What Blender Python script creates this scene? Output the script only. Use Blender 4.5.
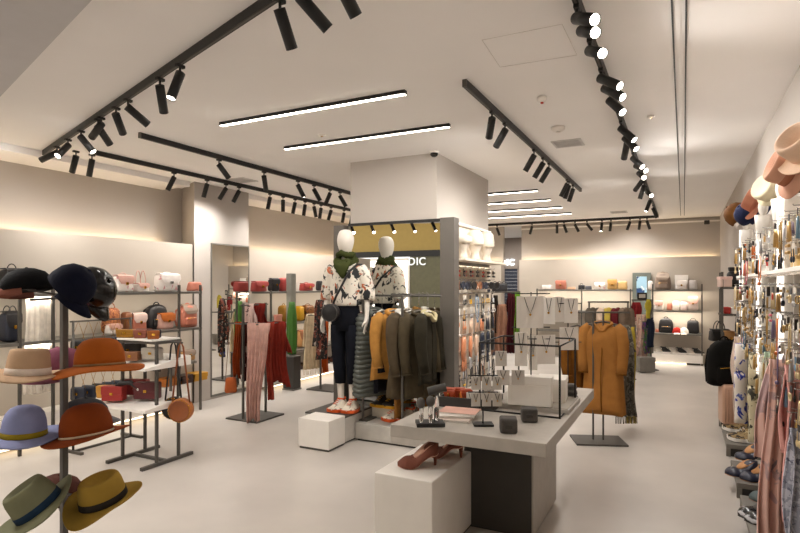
import bpy, bmesh, math, random
from math import sin, cos, pi, radians as R, sqrt
from mathutils import Vector as V, Matrix, noise as mnoise
random.seed(7)
for o in list(bpy.data.objects): bpy.data.objects.remove(o)
SC = bpy.context.scene; COL = SC.collection
# ---------------------------------------------------------------- camera, world, exposure
YAW = R(26.9); F_PX = 559.0; HZ = 285.0; EYE = 1.6
cam = bpy.data.cameras.new('camera'); camo = bpy.data.objects.new('camera', cam); COL.objects.link(camo)
camo.location = (0, 0, EYE); camo.rotation_euler = (R(90), 0, YAW)
cam.sensor_width = 36; cam.lens = F_PX/800*36; cam.shift_y = (HZ-266.5)/800; cam.clip_start = .05
SC.camera = camo
W = bpy.data.worlds.new('world'); SC.world = W; W.use_nodes = True
bg = W.node_tree.nodes['Background']; bg.inputs[0].default_value = (1, .95, .9, 1); bg.inputs[1].default_value = .6
SC.view_settings.view_transform = 'Standard'; SC.view_settings.look = 'None'
SC.view_settings.gamma = 1; SC.view_settings.use_curve_mapping = False
SC.view_settings.exposure = 1.7
SPOT_W = 12.0; LINE_E = 6.0; COVE_E = 3.0
WARM = (1, .955, .905)
# ---------------------------------------------------------------- helpers
CR, CF = V((cos(YAW), sin(YAW), 0)), V((-sin(YAW), cos(YAW), 0))
def ray(px, py): return CF + CR*((px-400)/F_PX) + V((0, 0, (HZ-py)/F_PX))
def onz(px, py, z): d = ray(px, py); return V((0, 0, EYE)) + d*((z-EYE)/d.z)
def onx(px, py, x): d = ray(px, py); return V((0, 0, EYE)) + d*(x/d.x)
def ony(px, py, y): d = ray(px, py); return V((0, 0, EYE)) + d*(y/d.y)
def ont(px, py, t): return V((0, 0, EYE)) + ray(px, py)*t
def lin(c):
    if isinstance(c, str):
        c = [int(c[i:i+2], 16)/255 for i in (0, 2, 4)]
    return tuple(x/12.92 if x <= .04045 else ((x+.055)/1.055)**2.4 for x in c)
MATS = {}
def mat(name, col, rough=.6, metal=0, var=.1, scale=9, bump=0, bscale=60, emit=None, trans=0, alpha=1, sheen=0, spec=None):
    if name in MATS: return MATS[name]
    m = bpy.data.materials.new(name); m.use_nodes = True; nt = m.node_tree; b = nt.nodes['Principled BSDF']
    c = lin(col)
    tc = nt.nodes.new('ShaderNodeTexCoord'); nz = nt.nodes.new('ShaderNodeTexNoise'); nz.inputs['Scale'].default_value = scale
    nz.inputs['Detail'].default_value = 4
    nt.links.new(tc.outputs['Object'], nz.inputs['Vector'])
    rp = nt.nodes.new('ShaderNodeValToRGB'); rp.color_ramp.elements[0].position = .3; rp.color_ramp.elements[1].position = .7
    rp.color_ramp.elements[0].color = tuple(x*(1-var) for x in c)+(1,); rp.color_ramp.elements[1].color = tuple(min(1, x*(1+var)) for x in c)+(1,)
    nt.links.new(nz.outputs[0], rp.inputs[0]); nt.links.new(rp.outputs[0], b.inputs['Base Color'])
    b.inputs['Roughness'].default_value = rough; b.inputs['Metallic'].default_value = metal
    if spec is not None: b.inputs['Specular IOR Level'].default_value = spec
    if sheen: b.inputs['Sheen Weight'].default_value = sheen
    if trans: b.inputs['Transmission Weight'].default_value = trans; b.inputs['IOR'].default_value = 1.3
    if alpha < 1: b.inputs['Alpha'].default_value = alpha
    if emit: b.inputs['Emission Color'].default_value = lin(emit[0])+(1,); b.inputs['Emission Strength'].default_value = emit[1]
    if bump:
        n2 = nt.nodes.new('ShaderNodeTexNoise'); n2.inputs['Scale'].default_value = bscale; nt.links.new(tc.outputs['Object'], n2.inputs['Vector'])
        bp = nt.nodes.new('ShaderNodeBump'); bp.inputs['Strength'].default_value = bump; bp.inputs['Distance'].default_value = .01
        nt.links.new(n2.outputs[0], bp.inputs['Height']); nt.links.new(bp.outputs[0], b.inputs['Normal'])
    MATS[name] = m; return m
def pat(name, base, layers, rough=.75, stretch=(1, 1, 1)):
    """a printed cloth: blotches of other colours over a base colour"""
    if name in MATS: return MATS[name]
    m = bpy.data.materials.new(name); m.use_nodes = True; nt = m.node_tree; b = nt.nodes['Principled BSDF']
    b.inputs['Roughness'].default_value = rough
    tc = nt.nodes.new('ShaderNodeTexCoord'); prev = None
    for i, (col, sc, th) in enumerate(layers):
        mp = nt.nodes.new('ShaderNodeMapping'); mp.inputs['Location'].default_value = (i*3.7, i*1.9, i*5.1); mp.inputs['Scale'].default_value = stretch
        nt.links.new(tc.outputs['Object'], mp.inputs[0])
        nz = nt.nodes.new('ShaderNodeTexNoise'); nz.inputs['Scale'].default_value = sc; nz.inputs['Detail'].default_value = 3; nz.inputs['Distortion'].default_value = .8
        nt.links.new(mp.outputs[0], nz.inputs['Vector'])
        rp = nt.nodes.new('ShaderNodeValToRGB'); rp.color_ramp.elements[0].position = th; rp.color_ramp.elements[1].position = min(1, th+.02)
        nt.links.new(nz.outputs[0], rp.inputs[0])
        mx = nt.nodes.new('ShaderNodeMixRGB'); nt.links.new(rp.outputs[0], mx.inputs[0])
        if prev: nt.links.new(prev, mx.inputs[1])
        else: mx.inputs[1].default_value = lin(base)+(1,)
        mx.inputs[2].default_value = lin(col)+(1,); prev = mx.outputs[0]
    nt.links.new(prev, b.inputs['Base Color']); MATS[name] = m; return m
def glow(name, col, s):
    return mat(name, 'FFFFFF', .5, var=0, emit=(col, s))
class G:
    """collects shapes and links them as one mesh object"""
    def __init__(s): s.v = []; s.f = []; s.sm = []; s.mi = []; s.k = 0
    def put(s, vs, fs, smooth=True, T=None):
        n = len(s.v); s.v += [tuple(T @ V(p)) if T is not None else tuple(p) for p in vs]
        for f in fs: s.f.append([i+n for i in f]); s.sm.append(smooth); s.mi.append(s.k)
        return s
    def mat(s, k): s.k = k; return s
    def box(s, x0, x1, y0, y1, z0, z1, bev=.0, T=None):
        if x0 > x1: x0, x1 = x1, x0
        if y0 > y1: y0, y1 = y1, y0
        if z0 > z1: z0, z1 = z1, z0
        b = min(bev, .45*min(x1-x0, y1-y0, z1-z0))
        if b <= 0:
            vs = [(x, y, z) for x in (x0, x1) for y in (y0, y1) for z in (z0, z1)]
            return s.put(vs, [(0, 1, 3, 2), (4, 6, 7, 5), (0, 4, 5, 1), (2, 3, 7, 6), (0, 2, 6, 4), (1, 5, 7, 3)], False, T)
        bm = bmesh.new(); bmesh.ops.create_cube(bm, size=1)
        for v in bm.verts: v.co = V(((x0+x1)/2+v.co.x*(x1-x0), (y0+y1)/2+v.co.y*(y1-y0), (z0+z1)/2+v.co.z*(z1-z0)))
        bmesh.ops.bevel(bm, geom=bm.edges[:], offset=b, segments=2, affect='EDGES', profile=.5); bm.verts.index_update()
        s.put([v.co[:] for v in bm.verts], [[v.index for v in f.verts] for f in bm.faces], False, T); bm.free(); return s
    def loft(s, rings, caps=True, T=None, smooth=True):
        m = len(rings[0]); vs = [p for r in rings for p in r]; fs = []
        for i in range(len(rings)-1):
            for j in range(m):
                k = (j+1) % m; fs.append((i*m+j, i*m+k, (i+1)*m+k, (i+1)*m+j))
        if caps: fs += [list(range(m))[::-1], [(len(rings)-1)*m+j for j in range(m)]]
        return s.put(vs, fs, smooth, T)
    def tube(s, path, r, n=8, T=None, closed=False):
        P = [V(p) for p in path]; rs = r if isinstance(r, (list, tuple)) else [r]*len(P); rings = []; up = None
        for i, p in enumerate(P):
            if closed: d = P[(i+1) % len(P)]-P[i-1]
            else: d = P[min(i+1, len(P)-1)]-P[max(i-1, 0)]
            d.normalize()
            if up is None: up = V((0, 0, 1)) if abs(d.z) < .9 else V((1, 0, 0))
            a = d.cross(up); a.normalize(); b = a.cross(d); up = b
            rings.append([p+a*(rs[i]*cos(2*pi*j/n))+b*(rs[i]*sin(2*pi*j/n)) for j in range(n)])
        if closed: rings.append(rings[0]); return s.loft(rings, False, T)
        return s.loft(rings, True, T)
    def lathe(s, prof, n=24, T=None, f=None):
        """prof: (r, z) pairs; f(theta, r, z) -> point"""
        rings = []
        for r, z in prof:
            rings.append([f(2*pi*j/n, r, z) if f else (r*cos(2*pi*j/n), r*sin(2*pi*j/n), z) for j in range(n)])
        return s.loft(rings, True, T)
    def ball(s, c, r, n=12, T=None):
        rx, ry, rz = r if isinstance(r, (tuple, list)) else (r, r, r)
        rings = [[(c[0]+rx*sin(a)*cos(2*pi*j/n), c[1]+ry*sin(a)*sin(2*pi*j/n), c[2]-rz*cos(a)) for j in range(n)] for a in [pi*(i+.15)/(n//2+.3) for i in range(n//2+1)]]
        return s.loft(rings, True, T)
    def obj(s, name, m, parent=None, loc=None, rot=None):
        me = bpy.data.meshes.new(name); me.from_pydata(s.v, [], s.f)
        ms = m if isinstance(m, (list, tuple)) else [m]
        for x in ms: me.materials.append(x)
        me.polygons.foreach_set('use_smooth', s.sm); me.polygons.foreach_set('material_index', [min(k, len(ms)-1) for k in s.mi])
        me.update(); bm = bmesh.new(); bm.from_mesh(me); bmesh.ops.recalc_face_normals(bm, faces=bm.faces); bm.to_mesh(me); bm.free()
        o = bpy.data.objects.new(name, me); COL.objects.link(o)
        if parent: o.parent = parent
        if loc is not None: o.location = loc
        if rot is not None: o.rotation_euler = rot
        return o
def tag(o, label=None, cat=None, group=None, kind=None):
    for k, v in (('label', label), ('category', cat), ('group', group), ('kind', kind)):
        if v: o[k] = v
    return o
def thing(name, label, cat, loc=(0, 0, 0), rz=0, group=None, rot=None):
    o = bpy.data.objects.new(name, None); COL.objects.link(o); o.empty_display_size = .1
    o.location = loc; o.rotation_euler = rot if rot is not None else (0, 0, rz)
    return tag(o, label, cat, group)
def struct(name, g, m, parent=None):
    o = g.obj(name, m, parent)
    if not parent: o['kind'] = 'structure'
    return o
def dup(root, loc, rz=None, label=None, group=None, rot=None):
    r = root.copy(); COL.objects.link(r); r.location = loc
    if rz is not None: r.rotation_euler = (0, 0, rz)
    if rot is not None: r.rotation_euler = rot
    if label: r['label'] = label
    if group: r['group'] = group
    for ch in list(root.children):
        c = ch.copy(); COL.objects.link(c); c.parent = r
        for g in ch.children:
            d = g.copy(); COL.objects.link(d); d.parent = c
    return r
def ell(n, rx, ry, z, e=2.0, cx=0, cy=0, wob=0, k=5, ph=0):
    """one superellipse ring"""
    out = []
    for j in range(n):
        a = 2*pi*j/n; c, s_ = cos(a), sin(a)
        w = 1+wob*sin(k*a+ph)
        out.append((cx+rx*w*math.copysign(abs(c)**(2/e), c), cy+ry*w*math.copysign(abs(s_)**(2/e), s_), z))
    return out
NTH = ['first', 'second', 'third', 'fourth', 'fifth', 'sixth', 'seventh', 'eighth', 'ninth', 'tenth', 'eleventh', 'twelfth', 'thirteenth', 'fourteenth', 'fifteenth', 'sixteenth', 'seventeenth', 'eighteenth', 'nineteenth', 'twentieth', 'twenty-first', 'twenty-second', 'twenty-third', 'twenty-fourth', 'twenty-fifth', 'twenty-sixth', 'twenty-seventh', 'twenty-eighth', 'twenty-ninth', 'thirtieth', 'thirty-first', 'thirty-second', 'thirty-third', 'thirty-fourth', 'thirty-fifth', 'thirty-sixth', 'thirty-seventh', 'thirty-eighth']
# ---------------------------------------------------------------- materials
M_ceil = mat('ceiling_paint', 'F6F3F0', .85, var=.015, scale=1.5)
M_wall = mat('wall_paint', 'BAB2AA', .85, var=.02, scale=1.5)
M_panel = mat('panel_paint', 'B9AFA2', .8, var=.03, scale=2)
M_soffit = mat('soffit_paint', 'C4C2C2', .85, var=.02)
M_floor = mat('polished_concrete', 'C3BCB5', .34, var=.10, scale=1.3, bump=.015, bscale=5)
M_black = mat('black_metal', '161514', .5, var=.1)
M_dgrey = mat('dark_grey_metal', '57534E', .5, metal=.3, var=.1)
M_steel = mat('grey_steel', '7D7A74', .4, metal=.5)
M_fin = mat('grey_laminate', '5F5A54', .45, var=.04)
M_stone = mat('grey_worktop', 'B0A9A0', .45, var=.06, scale=14)
M_dark = mat('charcoal_laminate', '3C3835', .5, var=.06)
M_white = mat('white_lacquer', 'F0EBE4', .45, var=.02)
M_mirror = mat('mirror_glass', 'F0F0EC', .01, metal=1, var=0)
M_gold = mat('gold_metal', 'D9A441', .25, metal=1, var=.1)
M_silver = mat('silver_metal', 'CFCFCF', .25, metal=1, var=.1)
M_line = glow('linear_diffuser', 'FFF3E0', LINE_E)
M_cove = glow('cove_diffuser', 'FFDFAE', COVE_E)
M_fled = glow('floor_led', 'FFE6BE', 1.2)
M_lens = glow('lamp_lens', 'FFF4E2', 6)
M_plastic = mat('clear_acrylic', 'F4F4F4', .08, trans=.9, var=0)
# ---------------------------------------------------------------- room shell
XL, XR, YB, ZC = -6.15, .66, 13.1, 3.0
struct('floor', G().box(-18, 6, -10, 18, -.1, 0), M_floor)
A0, A1 = onz(0, 97, 2.85), onz(92, 0, 2.85); sl = (A1.y-A0.y)/(A1.x-A0.x)
fy = lambda x: A0.y+sl*(x-A0.x)
g = G(); yL, yR = fy(-8), fy(XR+.15)
g.put([(-8, yL, ZC), (XR+.15, yR, ZC), (XR+.15, 18, ZC), (-8, 18, ZC), (-8, yL, ZC+.1), (XR+.15, yR, ZC+.1), (XR+.15, 18, ZC+.1), (-8, 18, ZC+.1)],
      [(0, 1, 2, 3), (4, 5, 6, 7), (0, 1, 5, 4), (1, 2, 6, 5), (2, 3, 7, 6), (3, 0, 4, 7)], False)
struct('ceiling', g, M_ceil)
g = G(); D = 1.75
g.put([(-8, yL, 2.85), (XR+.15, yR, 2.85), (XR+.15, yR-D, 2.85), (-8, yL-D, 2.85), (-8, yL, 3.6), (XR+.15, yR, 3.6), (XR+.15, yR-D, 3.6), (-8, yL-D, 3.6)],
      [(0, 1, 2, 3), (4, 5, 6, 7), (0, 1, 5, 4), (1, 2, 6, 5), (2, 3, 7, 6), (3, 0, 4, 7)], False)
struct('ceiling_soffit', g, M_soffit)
Y1 = 5.3; Y2 = 6.54; XU = -6.5
g = G().box(XU-.1, XU, .6, 5.9, 0, ZC).box(XU-.1, XU, Y2, YB, 0, ZC)
g.loft([[(XU-.05, 5.84, z), (-5.9, 5.48, z), (-5.9, Y2, z), (XU-.05, Y2, z)] for z in (0, ZC)], smooth=False)
struct('wall_left', g, M_wall)
struct('wall_left_panel', G().box(XU, -5.92, .6, 5.47, 0, 2.15).box(XU, -5.92, Y2, 12.9, 0, 2.15), M_panel)
struct('trim_left', G().box(XU, -5.97, .6, 5.47, 2.93, ZC).box(XU, -5.97, Y2, YB, 2.93, ZC), M_ceil)
OX0, OX1 = -3.86, -3.42
struct('wall_back', G().box(XU-.1, OX0, YB, YB+.1, 0, ZC).box(OX1, XR+.1, YB, YB+.1, 0, ZC), M_wall)
struct('wall_back_panel', G().box(-5.92, OX0, 12.9, YB, 0, 2.15).box(OX1, XR, 12.9, YB, 0, 2.15).box(-5.92, OX0, 12.9, 12.92, 2.15, 2.185).box(OX1, XR, 12.9, 12.92, 2.15, 2.185), M_panel)
struct('wall_right', G().box(XR, XR+.1, .2, YB, 0, ZC), M_wall)
struct('trim_back', G().box(OX1, XR, YB-.05, YB, 2.9, 2.93), M_white)
# light coves: an LED strip lying on each panel's top ledge, another under each plinth
for nm, (x0, x1, y0, y1, z0, z1), lab in (
    ('cove_light', (-6.45, -6.42, 1.0, 5.45, 2.15, 2.17), 'warm LED strip on the ledge above the bag shelves of the front bay'),
    ('cove_light', (-6.45, -6.42, Y2+.05, 12.8, 2.15, 2.17), 'warm LED strip on the ledge past the wall mirror'),
    ('cove_light', (-3.4, .6, 13.03, 13.06, 2.15, 2.17), 'warm LED strip on the ledge along the whole back wall'),
    ('cove_light', (-6.0, -3.9, 13.03, 13.06, 2.15, 2.17), 'warm LED strip on the back wall ledge beside the corridor'),
    ('plinth_light', (-5.74, -5.71, 1.35, Y1-.08, .03, .049), 'glowing LED strip along the floor under the front bag shelves'),
    ('plinth_light', (-5.66, -5.63, Y2+.15, 12.1, .03, .049), 'glowing LED strip along the floor past the wall mirror'),
    ('plinth_light', (-1.2, .05, 12.53, 12.55, .012, .03), 'glowing LED strip under the sneaker plinth at the back wall')):
    tag(G().box(x0, x1, y0, y1, z0, z1).obj(nm, M_cove if nm == 'cove_light' else M_fled), lab, 'light strip')
# column: bulkhead, grey fins, mirror and jewellery recess
CX0, CX1, CY0, CY1 = -3.4, -2.33, 5.45, 7.2
struct('column_bulkhead', G().box(CX0, CX1, CY0, CY1, 2.3, ZC), M_wall)
struct('column_core', G().box(CX0-.05, -2.3, CY0+.02, CY1, 0, 2.3), M_wall)
struct('column_trim', G().box(-2.26, -2.1, CY0-.08, CY0+.06, 0, 2.3, .004).box(-3.58, -3.44, CY0-.08, CY1, 0, 2.28, .004), M_fin)
t = thing('column_mirror', 'tall mirror on the column behind the mannequin and coats', 'mirror', (-2.85, CY0, 0))
G().box(-.55, .58, -.008, .012, .03, 2.27).obj('glass', M_mirror, t)
G().box(-.57, .59, -.02, .015, 0, .03).box(-.57, .59, -.02, .015, 2.27, 2.3).obj('edge_frame', M_black, t)
t = thing('wall_mirror', 'tall mirror on the pale wall between two bays of bag shelves', 'mirror', (-5.9, 6.16, 0))
G().box(-.004, .008, -.37, .37, .06, 2.17).obj('glass', M_mirror, t)
G().box(-.006, .012, -.385, -.37, .04, 2.19).box(-.006, .012, .37, .385, .04, 2.19).box(-.006, .012, -.385, .385, .03, .06).box(-.006, .012, -.385, .385, 2.17, 2.19).obj('edge_frame', M_steel, t)
# corridor behind the back wall
M_fas = mat('corridor_fascia', '8D8177', .7, var=.03)
struct('wall_corridor', G().box(-7, -1.5, 16.3, 16.4, 2.08, ZC).box(-7.1, -7, 13.2, 16.4, 0, ZC).box(-1.6, -1.5, 13.2, 16.4, 0, ZC).box(-4.38, -1.5, 16.3, 16.4, 0, 2.1), M_fas)
t = thing('roller_shutter', 'navy slatted roller shutter at the end of the corridor', 'shutter', (-5.2, 16.32, 0))
g = G()
for i in range(21): g.box(-.9, .82, -.02 if i % 2 else -.03, .02, i*.1, i*.1+.097)
g.obj('slat_curtain', mat('navy_shutter', '2A2F3C', .5), t); G().box(-.92, .84, -.05, .02, 2.08, 2.16).obj('shutter_box', M_fas, t)
def sign(name, s, size, loc, rz, m, label, flip=1):
    t = thing(name, label, 'sign', loc, rz); x = -size*.34*len(s)*flip
    for ch in s:
        c = bpy.data.curves.new('letter_curve', 'FONT'); c.body = ch; c.size = size; c.extrude = .012; c.offset = .004
        tmp = bpy.data.objects.new('letter_curve', c); COL.objects.link(tmp); dg = bpy.context.evaluated_depsgraph_get(); dg.update()
        me = bpy.data.meshes.new_from_object(tmp.evaluated_get(dg)); bpy.data.objects.remove(tmp); bpy.data.curves.remove(c)
        w = max(v.co.x for v in me.vertices)
        for v in me.vertices: v.co = V((x+v.co.x*flip, -v.co.z, v.co.y))
        if flip < 0: me.flip_normals()
        me.materials.clear(); me.materials.append(m); o = bpy.data.objects.new('letter', me); COL.objects.link(o); o.parent = t; x += (w+size*.1)*flip
    return t
M_sign = glow('sign_glow', 'DDEFF8', 1.6)
p = ony(508, 265, 16.27); sign('shop_sign', 'DIC', .24, p, 0, M_sign, 'glowing white letters over the navy shutter down the corridor')
# the mall seen in the column mirror
M_yel = mat('mall_fascia_paint', 'A88E48', .5, var=.04)
YM = -6.0
struct('wall_mall', G().box(-16, 4, YM-.1, YM, 2.75, 4.6), M_yel)
struct('wall_mall_base', G().box(-16, -11.2, YM-.1, YM, 0, 2.6).box(-8.2, 4, YM-.12, YM-.02, 0, 2.6), mat('mall_shopfront', '5E5A3C', .3, var=.1))
struct('trim_mall', G().box(-16, 4, YM-.05, YM+.06, 2.55, 2.75), M_black)
struct('ceiling_mall', G().box(-16, 4, YM, -.2, 4.5, 4.6), M_ceil)
t = thing('lit_window_display', 'glowing white shop window across the mall, seen in the column mirror', 'window display', (-9.7, YM, 0))
G().box(-1.5, 1.5, -.3, -.25, .3, 2.5).obj('back_panel', glow('lightbox', 'FFF0E0', .8), t)
G().box(-1.5, -1.44, -.3, .02, .3, 2.5).box(1.44, 1.5, -.3, .02, .3, 2.5).box(-1.5, 1.5, -.3, .02, 2.44, 2.5).box(-1.5, 1.5, -.3, .02, 0, .3).obj('surround', M_white, t)
t = thing('headless_bust', 'burgundy jacket on a bust in the lit window across the mall', 'bust', (-8.75, YM+.5, 0))
G().loft([ell(14, .13, .1, .5), ell(14, .2, .12, .9), ell(14, .24, .13, 1.3), ell(14, .22, .12, 1.6), ell(14, .07, .07, 1.78)]).obj('jacket', mat('burgundy_cloth', '54303A', .8), t)
G().tube([(0, 0, 0), (0, 0, .55)], .02).box(-.15, .15, -.12, .12, 0, .02).obj('stand', M_black, t)
p = ony(418, 265, 2*CY0-YM-.1); sign('mall_shop_sign', 'DIC', .36, (p.x, YM+.08, p.z), R(180), glow('mall_sign_glow', 'E8F6FF', .16), 'glowing letters over the mall shopfront, seen in the column mirror', -1)
def area(name, loc, rot, sx, sy, e, col=WARM):
    l = bpy.data.lights.new(name, 'AREA'); l.shape = 'RECTANGLE'; l.size = sx; l.size_y = sy; l.energy = e; l.color = col
    o = bpy.data.objects.new(name, l); COL.objects.link(o); o.location = loc; o.rotation_euler = rot; return o
area('corridor_ceiling_light', (-4.2, 14.9, 2.95), (0, 0, 0), .5, .5, 18)
area('mall_ceiling_light', (-8, -3.2, 4.45), (0, 0, 0), 10, 2, 35)
# ---------------------------------------------------------------- ceiling fixtures
g_pipe = 0
def on_line(p0, p1, px):
    u = (px-400)/F_PX; n = CR-CF*u; a = (V(p0)).dot(n); b = (V(p1)).dot(n)
    s = a/(a-b); return V(p0).lerp(V(p1), s)
def aim(p, px, py, L, near):
    d = ray(px, py); o = V((0, 0, EYE)); a = d.dot(d); b = 2*d.dot(o-p); c = (o-p).dot(o-p)-L*L; q = b*b-4*a*c
    if q < 0: tt = -b/(2*a)
    elif near == 2: tt = (-b-.7*sqrt(q))/(2*a)
    else: tt = (-b-.88*sqrt(q))/(2*a) if near else (-b+sqrt(q))/(2*a)
    e = o+d*tt-p; e.normalize()
    if e.z > -.5: e.z = -.5; e.normalize()
    return e
def spotlight(p, d, label, group, k=1):
    t = thing('track_spotlight', label, 'spotlight', p, group=group)
    G().box(-.014, .014, -.03, .03, -.018, .001, .003).tube([(0, 0, -.015), (0, 0, -.055)], .007).obj('adapter', M_black, t)
    q = d.to_track_quat('Z', 'Y').to_matrix().to_4x4(); T = Matrix.Translation((0, 0, -.06)) @ q
    r = .029
    G().lathe([(.012, -.012), (r, -.01), (r, .172), (r-.003, .172), (r-.004, .16), (.004, .16)], 18, T).obj('lamp_body', M_black, t)
    G().lathe([(.002, .162), (r-.004, .163), (r-.004, .168), (.002, .17)], 16, T).obj('lens', M_lens, t)
    l = bpy.data.lights.new('spot_beam', 'SPOT'); l.energy = SPOT_W*k; l.color = WARM; l.spot_size = R(140); l.spot_blend = 1.0; l.shadow_soft_size = .03
    o = bpy.data.objects.new('spot_beam', l); COL.objects.link(o); o.parent = t; o.location = V((0, 0, -.055))+d*.18; o.rotation_euler = d.to_track_quat('-Z', 'Y').to_euler()
ZT = 2.95
def track(label, p0, p1, where, spots, k=1):
    gain = k
    p0, p1 = V((p0[0], p0[1], ZT)), V((p1[0], p1[1], ZT)); d = (p1-p0); L = d.length; d.normalize()
    a = math.atan2(d.y, d.x); t = thing('lighting_track', label, 'lighting track', (p0.x, p0.y, ZC), a)
    G().box(0, L, -.014, .014, -.05, 0).obj('rail', M_black, t)
    for e in (-.012, L): G().box(e, e+.012, -.015, .015, -.051, 0).obj('end_cap', M_dgrey, t)
    G().box(.01, L-.01, -.005, .005, -.0515, -.05).obj('slot', M_dgrey, t)
    grp = 'spotlights on the '+where
    pts = sorted([(on_line(p0, p1, s[0]), s) for s in spots], key=lambda q: (q[0]-p0).length)
    last = -9
    for i, (p, s) in enumerate(pts):
        k = (p-p0).length
        if k < last+.075: p = p+d*(last+.075-k); k = last+.075
        last = k
        lit = len(s) > 3 and s[3]
        spotlight(p, aim(p-V((0, 0, .055)), s[1], s[2], .172, lit), f"{'lit' if lit else 'black'} cylinder spotlight, {NTH[i]} along the {where}", grp, gain*(.3 if lit == 2 else 1))
a0 = onz(44, 155, ZT); a1 = onz(300, -15, ZT); dd = a1-a0
track('black diagonal lighting track near the storefront ceiling edge', a0, a0+dd*1.35, 'diagonal track from its far end',
      [(57, 39, 156), (68, 58, 155, 1), (81, 93, 151, 1), (100, 91, 133), (98, 110, 144), (116, 123, 133), (128, 148, 124), (160, 164, 112), (180, 171, 97, 1), (280, 292, 48), (301, 329, 29), (336, 356, 15)], .2)
track('long black lighting track running above the bag wall', (-5.45, 3.75), (-5.45, 12.2), 'bag wall track from the storefront',
      [(76, 72, 172), (92, 89, 176), (174, 167, 191, 1), (207, 203, 199), (226, 218, 201), (239, 232, 204), (270, 267, 212), (283, 283, 215, 1), (295, 292, 217), (305, 303, 220), (314, 317, 221), (321, 319, 222), (331, 327, 224), (344, 342, 224), (352, 350, 225)], .85)
track('black lighting track ending beside the linear lights', (-4.45, 3.5), (-4.45, 9.5), 'middle track from the storefront',
      [(219, 229, 178, 1), (264, 266, 190), (298, 304, 197, 1), (314, 321, 202, 1), (330, 325, 205, 1), (340, 347, 208, 1)], .4)
track('short black lighting track over the display table', (-1.33, 3.6), (-1.33, 8.4), 'table track from the camera end',
      [(492, 489, 137), (505, 496, 146), (534, 525, 171), (543, 534, 178), (549, 540, 183), (567, 559, 200), (569, 564, 201), (573, 568, 204)], 1.05)
track('long black lighting track leading to the back wall', (-.46, 1.3), (-.46, 12.3), 'aisle track from the storefront',
      [(577, 593, 3, 2), (582, 593, 23, 2), (590, 601, 37, 2), (601, 619, 85, 1), (605, 622, 96, 1), (610, 622, 111, 1), (621, 634, 139, 1), (625, 636, 148, 1), (627, 624, 158), (633, 642, 166, 1), (636, 646, 168, 1), (639, 644, 174, 1), (642, 635, 190), (646, 651, 195, 1), (644, 639, 201, 1), (650, 646, 211, 1), (653, 660, 224, 1)], .95)
track('black lighting track along the back wall bulkhead', (-4.2, 12.35), (-.5, 12.35), 'back wall track from the corridor',
      [(487, 489, 237), (497, 500, 236), (532, 530, 234), (557, 557, 234), (564, 567, 233), (575, 579, 232), (587, 593, 231), (602, 601, 231, 1), (611, 610, 231, 1), (630, 627, 230), (640, 639, 229), (647, 650, 229)], .85)
t0 = ZT
b0 = V((-6.6, fy(-6.6)-.8, 2.8)); b1 = V((-3.6, fy(-3.6)-.8, 2.8))
t = thing('lighting_track', 'black lighting track under the entrance soffit, seen in the column mirror', 'lighting track', (0, 0, 0))
G().tube([b0+V((0, 0, .03)), b1+V((0, 0, .03))], .02, 4).obj('rail', M_black, t)
for i in range(8):
    spotlight(b0.lerp(b1, (i+.5)/8)+V((0, 0, .012)), V((.45, .1, -.9)).normalized(), f'black cylinder spotlight, {NTH[i]} along the entrance soffit track', 'spotlights on the entrance soffit track')
for i, (x0, x1, y) in enumerate(((-3.56, -1.78, 3.6), (-3.6, -1.81, 4.52), (-3.58, -1.9, 8.19), (-3.58, -1.92, 9.17), (-3.58, -1.92, 10.14), (-3.58, -1.93, 11.1))):
    t = thing('linear_light', f"slim black linear ceiling light with white glowing underside, {NTH[i]} from the storefront", 'ceiling light', (x0, y, ZC), group='linear ceiling lights')
    L = x1-x0
    G().box(0, L, -.02, .02, -.028, 0).obj('housing', M_black, t); G().box(.005, L-.005, -.016, .016, -.031, -.028).obj('diffuser', M_line, t)
    a = area('linear_beam', (L/2, 0, -.037), (0, 0, 0), L, .04, 3); a.parent = t
# ceiling details
t = thing('slot_diffuser', 'long twin black air slot running along the ceiling', 'air slot', (0, 0, ZC-.001))
for x in (-.052, .012): G().box(x-.0045, x+.0045, 2.0, 12.6, -.004, .0).obj('slot', M_black, t)
G().box(-.03, -.014, 2.0, 12.6, -.003, 0).obj('centre_strip', M_ceil, t)
def vent(px, py, w, d, lab):
    p = onz(px, py, ZC); t = thing('ceiling_vent', lab, 'vent', p)
    G().box(-w/2, w/2, -d/2, d/2, -.008, 0).obj('frame', mat('vent_paint', 'C9C6C3', .6), t); g = G()
    for i in range(7): g.box(-w*.42, w*.42, -d*.42+i*d*.12, -d*.42+i*d*.12+d*.05, -.012, -.008)
    g.obj('grille', mat('vent_slats', 'B5B2AF', .6), t)
vent(568, 143, .28, .28, 'square grey ceiling vent beside the table lighting track'); vent(619, 212, .3, .3, 'small grey ceiling vent near the back wall track'); vent(242, 180, .3, .3, 'grey ceiling vent behind the bag wall track')
def puck(px, py, r, h, lab, cat, name, m2):
    p = onz(px, py, ZC); t = thing(name, lab, cat, p)
    G().lathe([(.002, 0), (r, 0), (r, -h*.4), (r*.7, -h*.8), (.002, -h*.8)], 16).obj('housing', M_white, t)
    G().lathe([(.002, -h*.8), (r*.35, -h*.8), (r*.3, -h), (.002, -h)], 12).obj('sensor', m2, t)
puck(558, 127, .06, .05, 'white round smoke detector on the ceiling beside the vent', 'smoke detector', 'smoke_detector', M_white)
puck(542, 97, .035, .05, 'white ceiling sprinkler with a red bulb', 'sprinkler', 'fire_sprinkler', mat('red_bulb', 'C03020', .3))
puck(651, 116, .03, .02, 'tiny brass ceiling sprinkler beside the aisle track', 'sprinkler', 'ceiling_sprinkler', M_gold)
puck(322, 135, .04, .015, 'flat round ceiling sprinkler cover between the linear lights', 'sprinkler', 'sprinkler_cover', M_gold)
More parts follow.
